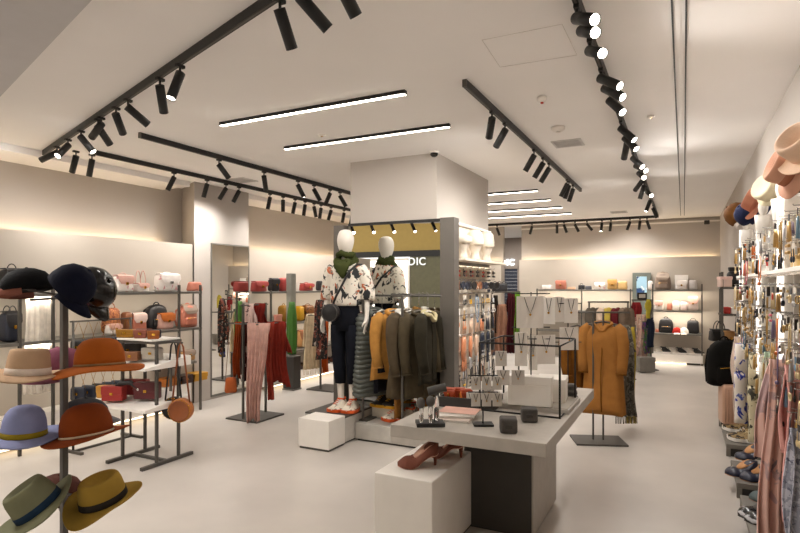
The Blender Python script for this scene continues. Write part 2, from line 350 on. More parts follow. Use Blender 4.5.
p = onz(436, 154, ZC); t = thing('dome_camera', 'small black dome security camera at the column corner', 'security camera', p+V((.03, -.12, 0)))
G().lathe([(.002, 0), (.05, 0), (.05, -.02), (.002, -.02)], 18).obj('mount', M_white, t); G().ball((0, 0, -.028), (.042, .042, .035), 14).obj('dome', mat('smoked_dome', '1B1A1A', .15), t)
q = [onz(*a, ZC) for a in ((482, 40), (562, 24), (577, 55), (500, 67))]
g = G().tube([v-V((0, 0, 0)) for v in q], .002, 4, closed=True); tag(g.obj('access_panel', mat('hatch_line', 'D2CCC5', .8)), 'faint square outline of an access hatch in the ceiling', 'hatch')
p = onz(707, 220, 2.92); tag(G().box(p.x-.05, p.x+.05, 12.98, 13.05, 2.84, 2.92, .01).obj('motion_sensor', M_black), 'small black sensor box on the back wall top edge', 'sensor')
# ---------------------------------------------------------------- builders
CL = {}
def cloth(h, **k):
    return mat('cloth_'+h, h, k.pop('rough', .85), var=k.pop('var', .14), scale=k.pop('scale', 14), bump=k.pop('bump', .25), bscale=120, spec=.15, **k)
def leather(h, **k): return mat('leather_'+h, h, k.pop('rough', .45), var=k.pop('var', .1), scale=12, bump=.15, bscale=90, **k)
def rbox(g, w, d, z0, z1, e=5, taper=1.0, rnd=.12, n=28, cx=0, cy=0, wob=0, ph=0, T=None):
    """rounded box loft; taper scales the top"""
    h = z1-z0; r = min(rnd*h, w*.3, d*.45); rs = []
    for z, s in ((0, -r), (r*.3, -r*.35), (r, 0), (h*.35, 0), (h*.65, 0), (h-r, 0), (h-r*.3, -r*.35), (h, -r)):
        k = 1+(taper-1)*z/h
        rs.append(ell(n, max(.002, w/2*k+s), max(.002, d/2*k+s), z0+z, e, cx, cy, wob, 3, ph+z*9))
    return g.loft(rs, True, T)
def shelf_strip_or_fill(x, y, z, rz, L, e):  # added fill lamp that brightens the wall behind the shelves, no fixture
    l = bpy.data.lights.new('shelf_strip_or_fill', 'AREA'); l.shape = 'RECTANGLE'; l.size = L; l.size_y = .02; l.energy = e; l.color = (1, .9, .76)
    o = bpy.data.objects.new('shelf_strip_or_fill', l); COL.objects.link(o); o.location = (x, y, z); o.rotation_euler = (R(35), 0, rz)
def arch(w, h, n=9, y=0, z=0, x=0): return [(x-w/2*cos(pi*i/(n-1)), y, z+h*sin(pi*i/(n-1))) for i in range(n)]
# ---- bags; each faces local -Y, width along X
def bag(label, loc, rz, w, h, d, m, flap=None, handle=.0, clasp=M_gold, strap=False, taper=.9, soft=.0, cat='handbag', name='handbag', group=None, e=5, two=False, pocket=None):
    t = thing(name, label, cat, loc, rz, group)
    g = G(); rbox(g, w, d, 0, h, e, taper, .14, wob=soft); g.obj('body', m, t)
    if flap:
        g = G(); fh = h*.5; n = 13; ring = []
        for i, (y, z) in enumerate(((d*.25*taper, h*1.005), (-d*.3*taper, h*1.01), (-d*.5, h*.93), (-d*.54, h-fh*.6), (-d*.55, h-fh))):
            k = [taper, taper, .98, .96, .7][i]
            ring.append([(-w*.48*k, y, z), (w*.48*k, y, z), (w*.48*k, y+.008, z+.012), (-w*.48*k, y+.008, z+.012)])
        g.loft(ring, True, smooth=False); f = g.obj('flap', flap, t)
        if clasp: G().box(-w*.07, w*.07, -d*.55-.012, -d*.55+.004, h-fh-.012, h-fh+.02, .004).obj('clasp', clasp, f)
    if pocket:
        g = G(); g.k = 0; rbox(g, w*.7, d*.25, h*.1, h*.5, 5, .95, .2, cy=-d*.5); g.obj('pocket', pocket, t)
    if handle:
        for y in ((-d*.3, d*.3) if two else (0,)):
            G().tube(arch(w*.45, handle, 11, y, h*.97), max(.005, w*.022), 8).obj('handle', flap or m, t)
    if strap:
        G().tube([(-w*.48, 0, h*.9), (-w*.62, -.01, h*.5), (-w*.6, -d*.6, .02), (-w*.2, -d*.9, .008), (w*.3, -d*.8, .008), (w*.58, -d*.5, .03), (w*.6, 0, h*.5), (w*.48, 0, h*.9)], .005, 6).obj('strap', flap or m, t)
    return t
def backpack(label, loc, rz, w, h, d, m, flap=None, m2=None, group=None, zipm=M_gold):
    t = thing('backpack', label, 'backpack', loc, rz, group); m2 = m2 or m
    rs = []
    for z, k in ((0, .8), (.03, .96), (.2, 1), (.55, .97), (.75, .9), (.88, .76), (.96, .5), (1, .15)): rs.append(ell(26, w/2*k, d/2*(.4+.6*k), h*z, 3.2))
    G().loft(rs).obj('body', m, t)
    g = G(); rbox(g, w*.7, d*.4, h*.06, h*.45, 4, .92, .2, cy=-d*.45); p = g.obj('front_pocket', m2, t)
    G().tube([(-w*.28, -d*.64, h*.4), (0, -d*.66, h*.42), (w*.28, -d*.64, h*.4)], .004, 6).obj('zip', zipm, p)
    G().tube(arch(w*.28, h*.12, 9, 0, h*.96), .008, 8).obj('top_loop', m2, t)
    for s in (-1, 1): G().tube([(s*w*.15, d*.35, h*.93), (s*w*.3, d*.72, h*.75), (s*w*.36, d*.78, h*.4), (s*w*.42, d*.4, h*.05)], .013, 6).obj('shoulder_strap', m2, t)
    if flap:
        rr = []
        for y, z, k in ((d*.3, h*.97, .5), (0, h*1.02, .62), (-d*.35, h*.93, .82), (-d*.56, h*.75, .85), (-d*.58, h*.6, .55)):
            rr.append([(-w*.48*k, y, z), (w*.48*k, y, z), (w*.48*k, y+.006, z+.012), (-w*.48*k, y+.006, z+.012)])
        G().loft(rr, True, smooth=False).obj('flap', flap, t)
    return t
def carton(label, loc, rz, w, h, d, m, lidm=None, name='gift_box', cat='box', group=None, rot=None):
    t = thing(name, label, cat, loc, rz, group, rot)
    G().box(-w/2, w/2, -d/2, d/2, 0, h*.72, .006).obj('box_base', m, t)
    G().box(-w/2-.004, w/2+.004, -d/2-.004, d/2+.004, h*.7, h, .006).obj('lid', lidm or m, t); return t
def wallet(label, loc, rz, w, h, d, m, group=None, name='wallet', cat='wallet', rot=None, m2=None):
    t = thing(name, label, cat, loc, rz, group, rot)
    G().box(-w/2, w/2, -d/2, d/2, 0, h, .012).obj('body', m, t)
    G().box(-w/2-.002, w/2+.002, -d/2-.004, d*.1, h*.45, h+.003, .006).obj('flap', m2 or m, t)
    G().box(-.014, .014, -d/2-.009, -d/2+.001, h*.42, h*.42+.022, .003).obj('clasp', M_gold, t); return t
# ---- hats; crown axis along local Z, front along -Y
def hat(label, loc, rot, m, band=None, cr=.086, ch=.115, br=.17, curl=.02, dip=.0, pinch=.5, taper=.86, name='fedora', cat='hat', dent=.03, dome=False, bh=.036):
    t = thing(name, label, cat, loc, rot=rot); n = 36
    def cf(a, r, z):
        y = 1.13; p = 1-pinch*.16*max(0, cos(a+pi/2))**3*(z/ch)**2
        return (r*cos(a)*p, r*y*sin(a), z)
    prof = [(cr, 0), (cr*.985, ch*.3), (cr*(taper+.06), ch*.75), (cr*taper, ch*.93), (cr*taper*.93, ch), (cr*taper*.8, ch*1.005), (cr*taper*.45, ch-dent*.8), (.004, ch-dent)]
    if dome: prof = [(cr, 0), (cr*.99, ch*.25), (cr*.95, ch*.5), (cr*.84, ch*.74), (cr*.66, ch*.9), (cr*.42, ch*.98), (cr*.2, ch), (.004, ch*.985)]
    G().lathe(prof, n, f=cf).obj('crown', m, t)
    def bz(a, r):
        k = (r-cr)/(br-cr); return curl*k*k*(abs(cos(a))**2)*1.6-dip*k*(.6+.4*sin(a*3+1))-.02*k*k*max(0, -sin(a))
    rr = [cr*.96, cr*1.08, cr+(br-cr)*.35, cr+(br-cr)*.65, br*.985, br]; th = .004
    def bp(a, r, top): return (r*cos(a), r*1.1*sin(a), bz(a, max(r, cr))+(th if top else -th*.4))
    rings = [[bp(2*pi*j/n, r, True) for j in range(n)] for r in rr]+[[bp(2*pi*j/n, r, False) for j in range(n)] for r in rr[::-1]]
    G().loft(rings+[rings[0]], False).obj('brim', m, t)
    if band:
        G().lathe([(cr*1.0, .004), (cr*1.025, .006), (cr*1.005, bh), (cr*.97, bh+.002)], n, f=cf).obj('band', band, t)
    return t
def ballcap(label, loc, rot, m, billm=None, r=.088, name='baseball_cap', pane=True, tall=1.15):
    t = thing(name, label, 'cap', loc, rot=rot); billm = billm or m
    G().lathe([(r, 0), (r*1.02, r*.3), (r*.95, r*.65*tall), (r*.72, r*.98*tall), (r*.38, r*1.17*tall), (.01, r*1.22*tall), (.004, r*1.1*tall), (r*.6, r*.9*tall), (r*.93, r*.3), (r*.96, 0)], 28, f=lambda a, q, z: (q*cos(a), q*1.14*sin(a), z)).obj('dome', m, t)
    g = G(); top = []; bot = []
    for k in range(6):
        q = k/5; row = []; rowb = []
        for j in range(13):
            a = pi+pi*j/12; x = r*.86*cos(a); y0 = r*1.12*sin(a)*(.9)
            y = y0-q*.08*abs(sin(a))**.6; z = .012-.02*q*q-.3*x*x/r*q
            row.append((x*(1-.12*q), y, z+.003)); rowb.append((x*(1-.12*q), y, z-.003))
        top.append(row); bot.append(rowb)
    rings = [tp+bt[::-1] for tp, bt in zip(top, bot)]
    g.loft(rings).obj('bill', billm, t)
    if pane: G().ball((0, 0, r*1.23*tall), (.009, .009, .006), 10).obj('button', m, t)
    return t
# ---- shoes; toe towards local -Y, sole on z=0
def _sole(L, w, y, toe=.55):
    k = y/L+.5; return w*(.36+.16*sin(pi*min(1, k*1.02))+.02*cos(6*k))*(sqrt(max(.02, 1-((.12-k)/.12)**2)) if k < .12 else 1)*(sqrt(max(.05, 1-((k-.9)/.1)**2)) if k > .9 else 1)
def sneaker(label, loc, rz, m, solem=M_white, accent=None, L=.27, w=.2, group=None, name='sneaker'):
    t = thing(name, label, 'shoe', loc, rz, group); ys = [-L/2+L*i/16 for i in range(17)]
    G().loft([[(x*_sole(L, w, y)*1.04, y, z) for x, z in ((-1, .004), (1, .004), (1.02, .03+.012*abs(y)/L), (-1.02, .03+.012*abs(y)/L))] for y in ys], smooth=False).obj('sole', solem, t)
    rs = []
    for y in ys:
        k = y/L+.5; h = .05+.02*sin(pi*min(1, k*2)) if k < .35 else (.07+.055*min(1, (k-.35)/.3) if k < .95 else .115); b = _sole(L, w, y)
        rs.append([(b*1.0*cos(a)*(.62+.38*(1-max(0, sin(a)))), y, .028+(h-.028)*max(0, sin(a))) for a in [pi*j/10 for j in range(11)]]+[(-b*.8, y, .024), (b*.8, y, .024)])
    u = G().loft(rs).obj('upper', m, t)
    rim = [(.034*cos(a), .075+.05*sin(a), .108+.012*abs(sin(a))) for a in [2*pi*i/14 for i in range(14)]]
    G().tube(rim, .01, 6, closed=True).obj('collar', accent or m, t)
    g = G()
    for i in range(4): g.tube([(-.022, -.06+i*.024, .078+i*.011), (0, -.062+i*.024, .084+i*.012), (.022, -.06+i*.024, .078+i*.011)], .004, 5)
    g.obj('lace', solem, u)
    if accent: G().box(-.02, .02, L/2-.02, L/2+.004, .03, .1, .006).loft([[(x*_sole(L, w, y)*1.06, y, z) for x, z in ((-1, .012), (1, .012), (1.02, .027), (-1.02, .027))] for y in ys[:6]], smooth=False).obj('heel_tab', accent, t)
    return t
def pump(label, loc, rz, m, heel=.07, L=.25, w=.17, group=None, lining=None, bow=None, name='pump', heelm=None, openn=.42):
    t = thing(name, label, 'shoe', loc, rz, group); ys = [-L/2+L*i/18 for i in range(19)]
    up = lambda k: heel*(0 if k < .3 else (.5-.5*cos(pi*min(1, (k-.3)/.55))))
    rs = []; so = []
    for y in ys:
        k = y/L+.5; b = _sole(L, w, y)*(.55+.45*min(1, k/.18)); z0 = up(k)
        h = .018+.03*min(1, k/.2) if k < openn else (.04+.02*min(1, (k-openn)/.4))
        rs.append([(b*cos(a), y, z0+.003+(h)*max(0, sin(a))**.8) for a in [pi*j/10 for j in range(11)]]+[(-b*.75, y, z0), (b*.75, y, z0)])
        so.append([(-b*.9, y, z0-.004), (b*.9, y, z0-.004), (b*.9, y, z0+.004), (-b*.9, y, z0+.004)])
    G().loft(rs).obj('upper', m, t); G().loft(so, smooth=False).obj('sole', lining or m, t)
    pts = []
    for i in range(16):
        a = 2*pi*i/16; y = L*.16+L*.29*sin(a); k = y/L+.5; pts.append((_sole(L, w, y)*.62*cos(a), y, up(k)+.05+.012*(k-.4)))
    G().loft([[(x, y, z-.012) for x, y, z in pts], [(x*1.02, y, z+.004) for x, y, z in pts]]).obj('lining', lining or mat('shoe_lining', '3A241C', .8), t)
    if heel > .03: G().loft([ell(10, .02, .02, heel+.006, cy=L*.4), ell(10, .011, .012, heel*.6, cy=L*.42), ell(10, .007, .007, .0, cy=L*.42)]).obj('heel', heelm or m, t)
    if bow: G().ball((-.014, -L*.13, .052), (.016, .011, .008), 10).ball((.014, -L*.13, .052), (.016, .011, .008), 10).obj('bow', bow, t)
    return t
# ---- hanging clothes; origin on the rail, garment plane along local X
def hanger(label, loc, rz, w=.4, m=None, group='coat hangers', up=0):
    t = thing('coat_hanger', label, 'hanger', loc, rz, group)
    G().tube([(0, .0, -.07), (0, .0, up-.02), (.018, 0, up), (.012, 0, up+.014), (-.005, 0, up+.014)], .0025, 6).obj('hook', M_silver, t)
    G().tube([(-w/2, 0, -.115), (-w*.25, 0, -.085), (0, 0, -.068), (w*.25, 0, -.085), (w/2, 0, -.115)], .009, 8).obj('shoulder_bar', m or M_white, t); return t
def coat(label, loc, rz, w, L, d, m, sleeve=.6, collar=None, cat='coat', name='coat', fold=.05, nf=7, flare=1.05, lining=None, quilt=0, group=None, ph=0., open_=True, sw=.062, collarm=None):
    t = thing(name, label, cat, loc, rz, group); n = 44; rs = []; top = -.075; N = 108 if quilt else 16
    for i in range(N+1):
        q = i/N; z = top-L*q
        ww = w*(.2+.72*min(1, q/.06)**.6) if q < .06 else w*(.92+(flare-.92)*(q-.06)/.94)
        dd = d*(.35+.65*min(1, q/.12))*(1+.12*sin(q*9+ph))
        bul = (.014*abs(sin(pi*q*quilt))**.5-.008) if quilt else 0
        ring = []
        for j in range(n):
            a = 2*pi*j/n; f = 1+fold*(.2+.9*q)*sin(nf*a+ph+1.5*sin(q*3+ph))
            ring.append((ww/2*f*math.copysign(abs(cos(a))**.8, cos(a))+(bul if cos(a) > 0 else -bul), dd/2*f*math.copysign(abs(sin(a))**.8, sin(a))*(1 if quilt else 1)+(bul if sin(a) > 0 else -bul), z+.012*q*sin(3*a+ph)))
        rs.append(ring)
    G().loft(rs).obj('body', m, t)
    if sleeve:
        for s in (-1, 1):
            P = [(s*w*.36, 0, top-.03), (s*w*.47, -.005, top-.07), (s*w*.53, -.012, top-.2), (s*w*.55, -.02, top-sleeve*.55), (s*w*.54, -.04, top-sleeve*.8), (s*w*.52, -.06, top-sleeve)]
            sl = G().tube(P, [sw*.8, sw*1.05, sw*1.05, sw*.92, sw*.85, sw*.8], 14).obj('sleeve', m, t)
            G().tube([P[-1], (P[-1][0], P[-1][1]-.002, P[-1][2]-.012)], sw*.84, 14).obj('cuff', lining or m, sl)
    if collar:
        G().tube([(.09*cos(a)*1.0, .06*sin(a)-.012, top-.005+.02*sin(a)-(.05 if sin(a) < -.8 else 0)) for a in [2*pi*i/14 for i in range(14)]], collar, 8, closed=True).obj('collar', collarm or m, t)
    if open_: G().tube([(0, -d*.4, top-.08), (.008, -d*.54, top-L*.3), (-.004, -d*.57, top-L*.65), (.006, -d*.6, top-L*.97)], .006, 5).obj('front_edge', lining or m, t)
    return t
def drape(label, loc, rz, w, L, m, folds=4, amp=.025, th=.012, top=.7, bot=1., skew=0., name='scarf', cat='scarf', group=None, fringe=None, L2=0, ph=0., ends=0.):
    """cloth hanging over a rail: front fall of length L, back fall L2"""
    t = thing(name, label, cat, loc, rz, group); n = 26
    def fall(g, L, y0, sg):
        rs = []
        for i in range(15):
            q = i/14; ww = w*(top+(bot-top)*q**.8)*(1+.06*sin(5*q+ph)); A = amp*(.45+.75*q); z = .012-L*q; fr = []; bk = []
            for j in range(n):
                x = j/(n-1)-.5; y = A*sin(2*pi*folds*(x+.03*sin(4*q+ph))+ph)+.3*A*sin(2*pi*folds*2.3*x+ph*2+q*2)
                zz = z-ends*q*abs(x+.2*sin(ph))*L*.6
                X = x*ww+skew*q+.012*sin(q*6+ph); fr.append((X, y0*min(1, q*8)+y*min(1, .2+q*4)-th/2, zz)); bk.append((X, y0*min(1, q*8)+y*min(1, .2+q*4)+th/2, zz))
            rs.append(fr+bk[::-1])
        g.loft(rs)
    g = G(); fall(g, L, -.02, 1)
    g.obj('front_fall', m, t)
    if L2: g = G(); ph += 1; fall(g, L2, .03, -1); g.obj('back_fall', m, t)
    if fringe:
        g = G()
        for j in range(16):
            x = (j/15-.5)*w*bot*.96; g.tube([(x+skew, -.02, -L+.01), (x+skew+.004*sin(j*3), -.02+.008*sin(j*2.1), -L-.07)], .004, 4)
        g.obj('fringe', fringe, t)
    return t
def trousers(label, loc, rz, w, L, m, group=None, ph=0):
    t = thing('trousers', label, 'trousers', loc, rz, group); rs = []
    G().loft([ell(20, w/2, .035, -.07, 3), ell(20, w/2*1.02, .045, -.2, 3), ell(20, w/2*1.05, .05, -.33, 3)]).obj('waist', m, t)
    for s in (-1, 1): G().loft([ell(18, w*.27*(1+.1*sin(q*7+ph)), .05-.01*q, -.3-(L-.3)*q, 2.4, s*w*.26, 0, .04, 4, ph) for q in [i/8 for i in range(9)]]).obj('leg', m, t)
    return t
# ---------------------------------------------------------------- bag wall, front bay
def shelving(label, loc, w, d, zs, posts, m=M_steel, rz=0, group=None, ptop=None, back=0):
    """shelves of depth d along local X (0..w), front at local -Y"""
    t = thing('shelving_unit', label, 'shelving', loc, rz, group)
    for z in zs: G().box(0, w, -d, -.01, z-.03, z, .003).obj('shelf', m, t)
    for x in posts:
        G().box(x-.013, x+.013, -d-.001, -d+.025, 0, ptop or zs[0]+.02, .002).obj('post', M_dgrey, t)
    return t
XS = -5.5
shelving('long grey wall shelving for bags in the front bay', (-5.92, 1.3, 0), 3.96, .40, (1.52, 1.06), (.02, 1.75, 2.06, 3.6, 3.94), rz=R(90), ptop=1.6)
shelving('small low grey shelf at the mirror end of the front bay', (-5.92, 4.79, 0), .42, .36, (.63,), (.02,), rz=R(90))
t = thing('display_plinth', 'long white plinth under the front bay bag shelves', 'plinth', (-5.92, 1.3, 0))
G().box(.005, .22, 0, 3.95, .05, .33, .005).obj('top_box', M_white, t); G().box(.005, .1, .02, 3.9, 0, .05).obj('recessed_base', M_dgrey, t)
for z in (1.49, 1.03): shelf_strip_or_fill(XS-.05, 3.3, z-.005, R(90), 3.8, 3.2)
for z in (1.47, .97): shelf_strip_or_fill(-5.58, 8.25, z-.005, R(90), 3.1, 2.6)
SY = lambda px, X=-5.7: onx(px, 285, X).y
def wslot(px0, px1, ytop, z, X=-5.7):
    a, b = SY(px0, X), SY(px1, X); m = (a+b)/2; tt = X/(ray((px0+px1)/2, 285).x); return (X, m, z+.002), (b-a), max(.05, EYE+(HZ-ytop)/F_PX*tt-z)
F90 = R(90)
L_blk = leather('1C1A1C'); L_navy = leather('232838'); L_pink = leather('CFA294'); L_tan = leather('B98A56'); L_brn = leather('7A4A2C'); L_red = leather('94302A'); L_wht = leather('EFE6DF')
L_must = leather('8E6412'); L_rust = leather('A9552A'); L_salm = leather('BE745E'); L_taupe = leather('8F7C6E'); L_choc = leather('4A2C20'); L_orange = leather('A85A20'); L_burg = leather('64202A')
P_flor = pat('floral_white', 'F3E9E2', [('D9A0A0', 16, .62), ('A8A0A0', 22, .66)], .5)
P_wov = pat('woven_brown', '6B3522', [('A8683A', 60, .5)], .7)
for a, kw in (
    ((0, 23, 266, 1.52), dict(label='black leather duffel bag on the top shelf behind the black cap', m=L_blk, flap=L_blk, handle=.06, d=.2, name='duffel_bag')),
    ((113, 132, 274, 1.52), dict(label='white backpack-style bag with blush flap beside the shiny black cap, top shelf', m=P_flor, flap=L_pink, handle=.04, d=.14)),
    ((134, 147, 276, 1.52), dict(label='white handbag with tall pink loop handle on the top shelf', m=L_wht, flap=L_pink, handle=.16, d=.14, two=True)),
    ((155, 178, 273, 1.52), dict(label='boxy white floral bag with square clasp on the top shelf', m=P_flor, flap=L_wht, handle=.03, d=.16, clasp=M_silver)),
    ((187, 202, 282, 1.52), dict(label='small rounded pink bag at the mirror end of the top shelf', m=L_salm, d=.14, e=3, taper=.75)),
    ((0, 19, 305, 1.06), dict(label='black and navy tote with chain under the black duffel bag', m=L_navy, flap=L_blk, handle=.07, d=.16, two=True, name='tote_bag', cat='tote bag')),
    ((102, 120, 300, 1.06), dict(label='red brown woven bag hanging straps beside the hat stand, second shelf', m=P_wov, handle=.06, d=.13, taper=.8)),
    ((123, 130, 312, 1.06), dict(label='narrow brown bag between the woven bag and the pink flap bag', m=L_brn, d=.12)),
    ((129, 145, 314, 1.06), dict(label='pink shoulder bag with grey flap on the second shelf', m=L_salm, flap=leather('C8B0A8'), d=.13)),
    ((156, 173, 314, 1.06), dict(label='pink rolled bag stacked over a tan one on the second shelf', m=L_pink, flap=L_orange, d=.14, e=2.6))):
    loc, w, h = wslot(*a)
    w = max(.1, min(w*.9, .42)); h = min(h, .32)
    bag(kw.pop('label'), loc, F90, w, h-kw.get('handle', 0)*.6, kw.pop('d'), kw.pop('m'), **kw)
loc, w, h = wslot(144, 168, 300, 1.06, -5.78); backpack('black backpack with long loop straps on the second shelf', loc, F90, .3, .3, .14, L_blk)
loc, w, h = wslot(178, 196, 303, 1.06); backpack('pink backpack with taupe flap at the mirror end of the second shelf', loc, F90, .27, .28, .15, L_salm, L_taupe)
loc, w, h = wslot(104, 119, 320, 1.06, -5.58); bag('small white and pink box bag in front of the woven bag', (loc[0], loc[1]+.02, 1.062), F90, .17, .1, .1, L_wht, L_pink)
loc, w, h = wslot(180, 193, 344, .63); bag('tan clutch on the small low shelf', loc, F90, .22, .12, .12, L_tan, L_taupe)
for i, c in enumerate(('B5681C', '3A221A', 'C08A1E')):
    a = SY(170+i*13, -5.78); wallet(('rust', 'dark brown', 'mustard')[i]+' folded pouch on the white plinth behind the round bag', (-5.8, a, .332), F90, .26, .1, .2, leather(c), name='pouch', cat='pouch')
# white sheers hanging between the two shelf halves
M_sheer = cloth('E9E1D6')
for px, lab in ((33, 'white sheer scarf hanging between shelf posts beside the black cap'), (45, 'second white sheer scarf hanging beside the pole of the hat stand')):
    y = SY(px, -5.6); t = drape(lab, (-5.6, y, 1.49), R(70), .16, .95, M_sheer, 3, .015, top=.8)
# ---------------------------------------------------------------- navy bag rail behind the hats
t = thing('bag_rail_stand', 'dark metal rail stand hung with small navy bags behind the hats', 'display stand', (-5.2, 3.35, 0))
for y in (0, .62): G().tube([(0, y, .0), (0, y, 1.26)], .012, 6).obj('post', M_dgrey, t)
for z in (1.25, .80): G().tube([(0, -.03, z), (0, .65, z)], .009, 6).obj('rail', M_dgrey, t)
G().box(-.16, .16, -.03, .0, 0, .025).box(-.16, .16, .62, .65, 0, .025).box(-.012, .012, 0, .62, 0, .02).obj('base', M_dgrey, t)
for r, z in enumerate((1.24, .79)):
    for i in range(6):
        t = thing('chain_bag', f'small {"navy" if (i+r) % 3 else "black"} chain bag, {NTH[i]} on the {("upper", "lower")[r]} rail behind the hats', 'handbag', (-5.2, 3.40+i*.105, z), R(20), 'navy bags on the rail stand')
        g = G(); rbox(g, .15, .05, -.31, -.17, 5, .95, .2); b = g.obj('body', L_navy if (i+r) % 3 else L_blk, t)
        G().tube([(-.07, 0, -.18), (-.03, 0, -.06), (0, 0, .012), (.03, 0, -.06), (.07, 0, -.18)], .0018, 5).obj('chain', M_gold, t)
        G().box(-.012, .012, -.034, -.024, -.25, -.225, .003).obj('clasp', M_gold, t)
# ---------------------------------------------------------------- four-post bag rack
t = thing('display_rack', 'dark four-post metal rack with white sloped trays for wallets', 'display rack', (-4.6, 3.43, 0))
for x in (0, .45):
    for y in (0, .24): G().box(x-.012, x+.012, y-.012, y+.012, .02, 1.09, .002).obj('post', M_dgrey, t)
    G().box(x-.018, x+.018, -.16, .40, 0, .03, .003).obj('foot', M_dgrey, t)
G().box(0, .45, .105, .135, .0, .025).obj('crossbar', M_dgrey, t)
G().box(-.02, .47, -.02, .26, 1.075, 1.1, .002).obj('top_frame', M_dgrey, t); G().box(-.03, .44, -.04, .27, 1.1, 1.115, .003).obj('top_tray', M_white, t)
for z in (.86, .50):
    g = G(); x0, x1, y0, y1 = -.22, .5, -.16, .34
    g.loft([[(x0, y0, z), (x1, y0, z), (x1, y0, z+.02), (x0, y0, z+.02)], [(x0, y1, z), (x1, y1, z), (x1, y1, z+.085), (x0, y1, z+.085)]], smooth=False); g.obj('sloped_tray', M_white, t)
    G().box(-.03, .48, .0, .02, z-.025, z).box(-.03, .48, .22, .24, z-.025, z).obj('bracket', M_dgrey, t)
for i, (x, y, c, w, lab) in enumerate(((.02, .02, '9A6A14', .17, 'mustard clutch on the top tray of the bag rack'), (.12, .14, '6B3522', .14, 'brown wallet behind the mustard clutch on the top tray'), (.19, .04, '8E5040', .11, 'dusty rose wallet on the top tray of the bag rack'), (.28, .12, '2A2A33', .11, 'dark slim wallet on the top tray of the bag rack'), (.37, .03, '9A541A', .1, 'orange wallet at the post end of the top tray'))):
    wallet(lab, (-4.6+x, 3.43+y, 1.116), R(20+i*8), w, .075, .05, leather(c))
for i, (x, y, c, w, h, lab) in enumerate(((-.14, -.06, 'A03028', .2, .09, 'red wallet stack on the upper sloped tray'), (-.02, .1, '221E1C', .24, .12, 'black box bag on the upper sloped tray'), (.16, -.02, '8A5A3A', .14, .08, 'brown striped wallet on the upper sloped tray'), (.3, .08, 'B9B0A4', .16, .1, 'grey beige purse on the upper sloped tray'))):
    wallet(lab, (-4.6+x, 3.43+y, .86+.02+.065*(y+.16)/.5+.02), R(25), w, h, .1, leather(c))
for i, (x, y, c, w, h, lab) in enumerate(((-.17, -.03, 'C89038', .16, .11, 'mustard clutch at the hat end of the lower sloped tray'), (-.02, -.07, 'A5302C', .19, .13, 'red clutch with gold lock on the lower sloped tray'), (.03, .12, '8E2A2C', .22, .14, 'deep red bag at the back of the lower sloped tray'), (.26, .06, '5A1F24', .22, .15, 'burgundy bag with dangling strap on the lower sloped tray'))):
    wallet(lab, (-4.6+x, 3.43+y, .50+.02+.065*(y+.16)/.5+.02), R(25), w, h, .1, leather(c))
t = thing('wrist_strap', 'black curved strap resting over the red bags on the lower tray', 'strap', (-4.5, 3.45, .66)); G().tube([(-.12, -.1, .0), (-.05, -.08, .05), (.05, -.05, .06), (.12, -.03, .0)], [.008, .022, .022, .01], 8).obj('band', L_blk, t); G().ball((.12, -.03, 0), .015, 8).obj('buckle', M_silver, t)
def roundbag(lab, p, rz, r, d, m, top, m2):
    t = thing('round_bag', lab, 'handbag', p, rz)
    Tm = Matrix.Rotation(R(90), 4, 'X')
    G().lathe([(.004, -d/2), (r*.9, -d/2), (r, -d/2+.012), (r, d/2-.012), (r*.9, d/2), (.004, d/2)], 28, Tm).obj('body', m, t)
    G().lathe([(r*.80, d/2+.0), (r*.86, d/2+.006), (r*.80, d/2+.001)], 28, Tm).obj('piping', m2, t)
    g = G()
    for i in range(24): a = 2*pi*i/24; g.ball((r*.92*cos(a), -d/2-.001, r*.92*sin(a)), .006, 6)
    g.obj('stitching', M_gold, t)
    G().tube([(-r*.75, 0, r*.66), (-.02, 0, top-.04), (0, 0, top), (.02, 0, top-.04), (r*.75, 0, r*.66)], .008, 6).obj('strap', m2, t)
p = onx(181, 410, -4.0); zt = 1.09-p.z
roundbag('round tan leather bag with stitched rim hanging from the bag rack', p, R(25), .105, .09, leather('A8622A'), zt, leather('8A4A20'))
roundbag('round black bag hanging behind the tan round bag', p+V((-.13, .03, .0)), R(25), .1, .08, L_blk, zt, L_blk)
tag(G().tube([(-4.16, p.y, 1.085), (-3.98, p.y, 1.085)], .008, 6).obj('hook_arm', M_dgrey), 'short dark arm the round bags hang from', 'hook')
# ---------------------------------------------------------------- hat stand
def hrot(roll=0, pitch=0, yaw=0):
    m = Matrix.Rotation(R(roll), 3, CF) @ Matrix.Rotation(R(pitch), 3, CR) @ Matrix.Rotation(YAW+R(yaw), 3, 'Z'); return m.to_euler()
PT = 2.9; pp = ont(64, 285, PT)
ST = thing('hat_stand', 'dark metal pole stand with wire arms full of hats and caps', 'hat stand', (pp.x, pp.y, 0))
G().box(-.015, .015, -.015, .015, .02, 1.62, .003).obj('pole', M_dgrey, ST); G().lathe([(.004, 0), (.22, 0), (.22, .012), (.03, .022), (.004, .03)], 28).obj('base_plate', M_dgrey, ST)
def arm(px, py, t, zoff=.0):
    q = ont(px, py, t); a = V((0, 0, q.z-.03)); e = V((q.x-pp.x, q.y-pp.y, q.z+zoff))
    if (e-a).length > .02: G().tube([a, a.lerp(e, .6), e], .006, 6).lathe([(.003, 0), (.035, 0), (.03, .012), (.003, .014)], 12, Matrix.Translation(e)).obj('hat_arm', M_dgrey, ST)
    return q
felt = lambda h: cloth(h, rough=.95, var=.06, bump=.15)
hat('beige felt fedora with pale ribbon band on the hat stand', arm(28, 375, 2.72), hrot(2, -4, 20), felt('B99A7C'), cloth('D9CBBE'), .095, .125, .175, .015)
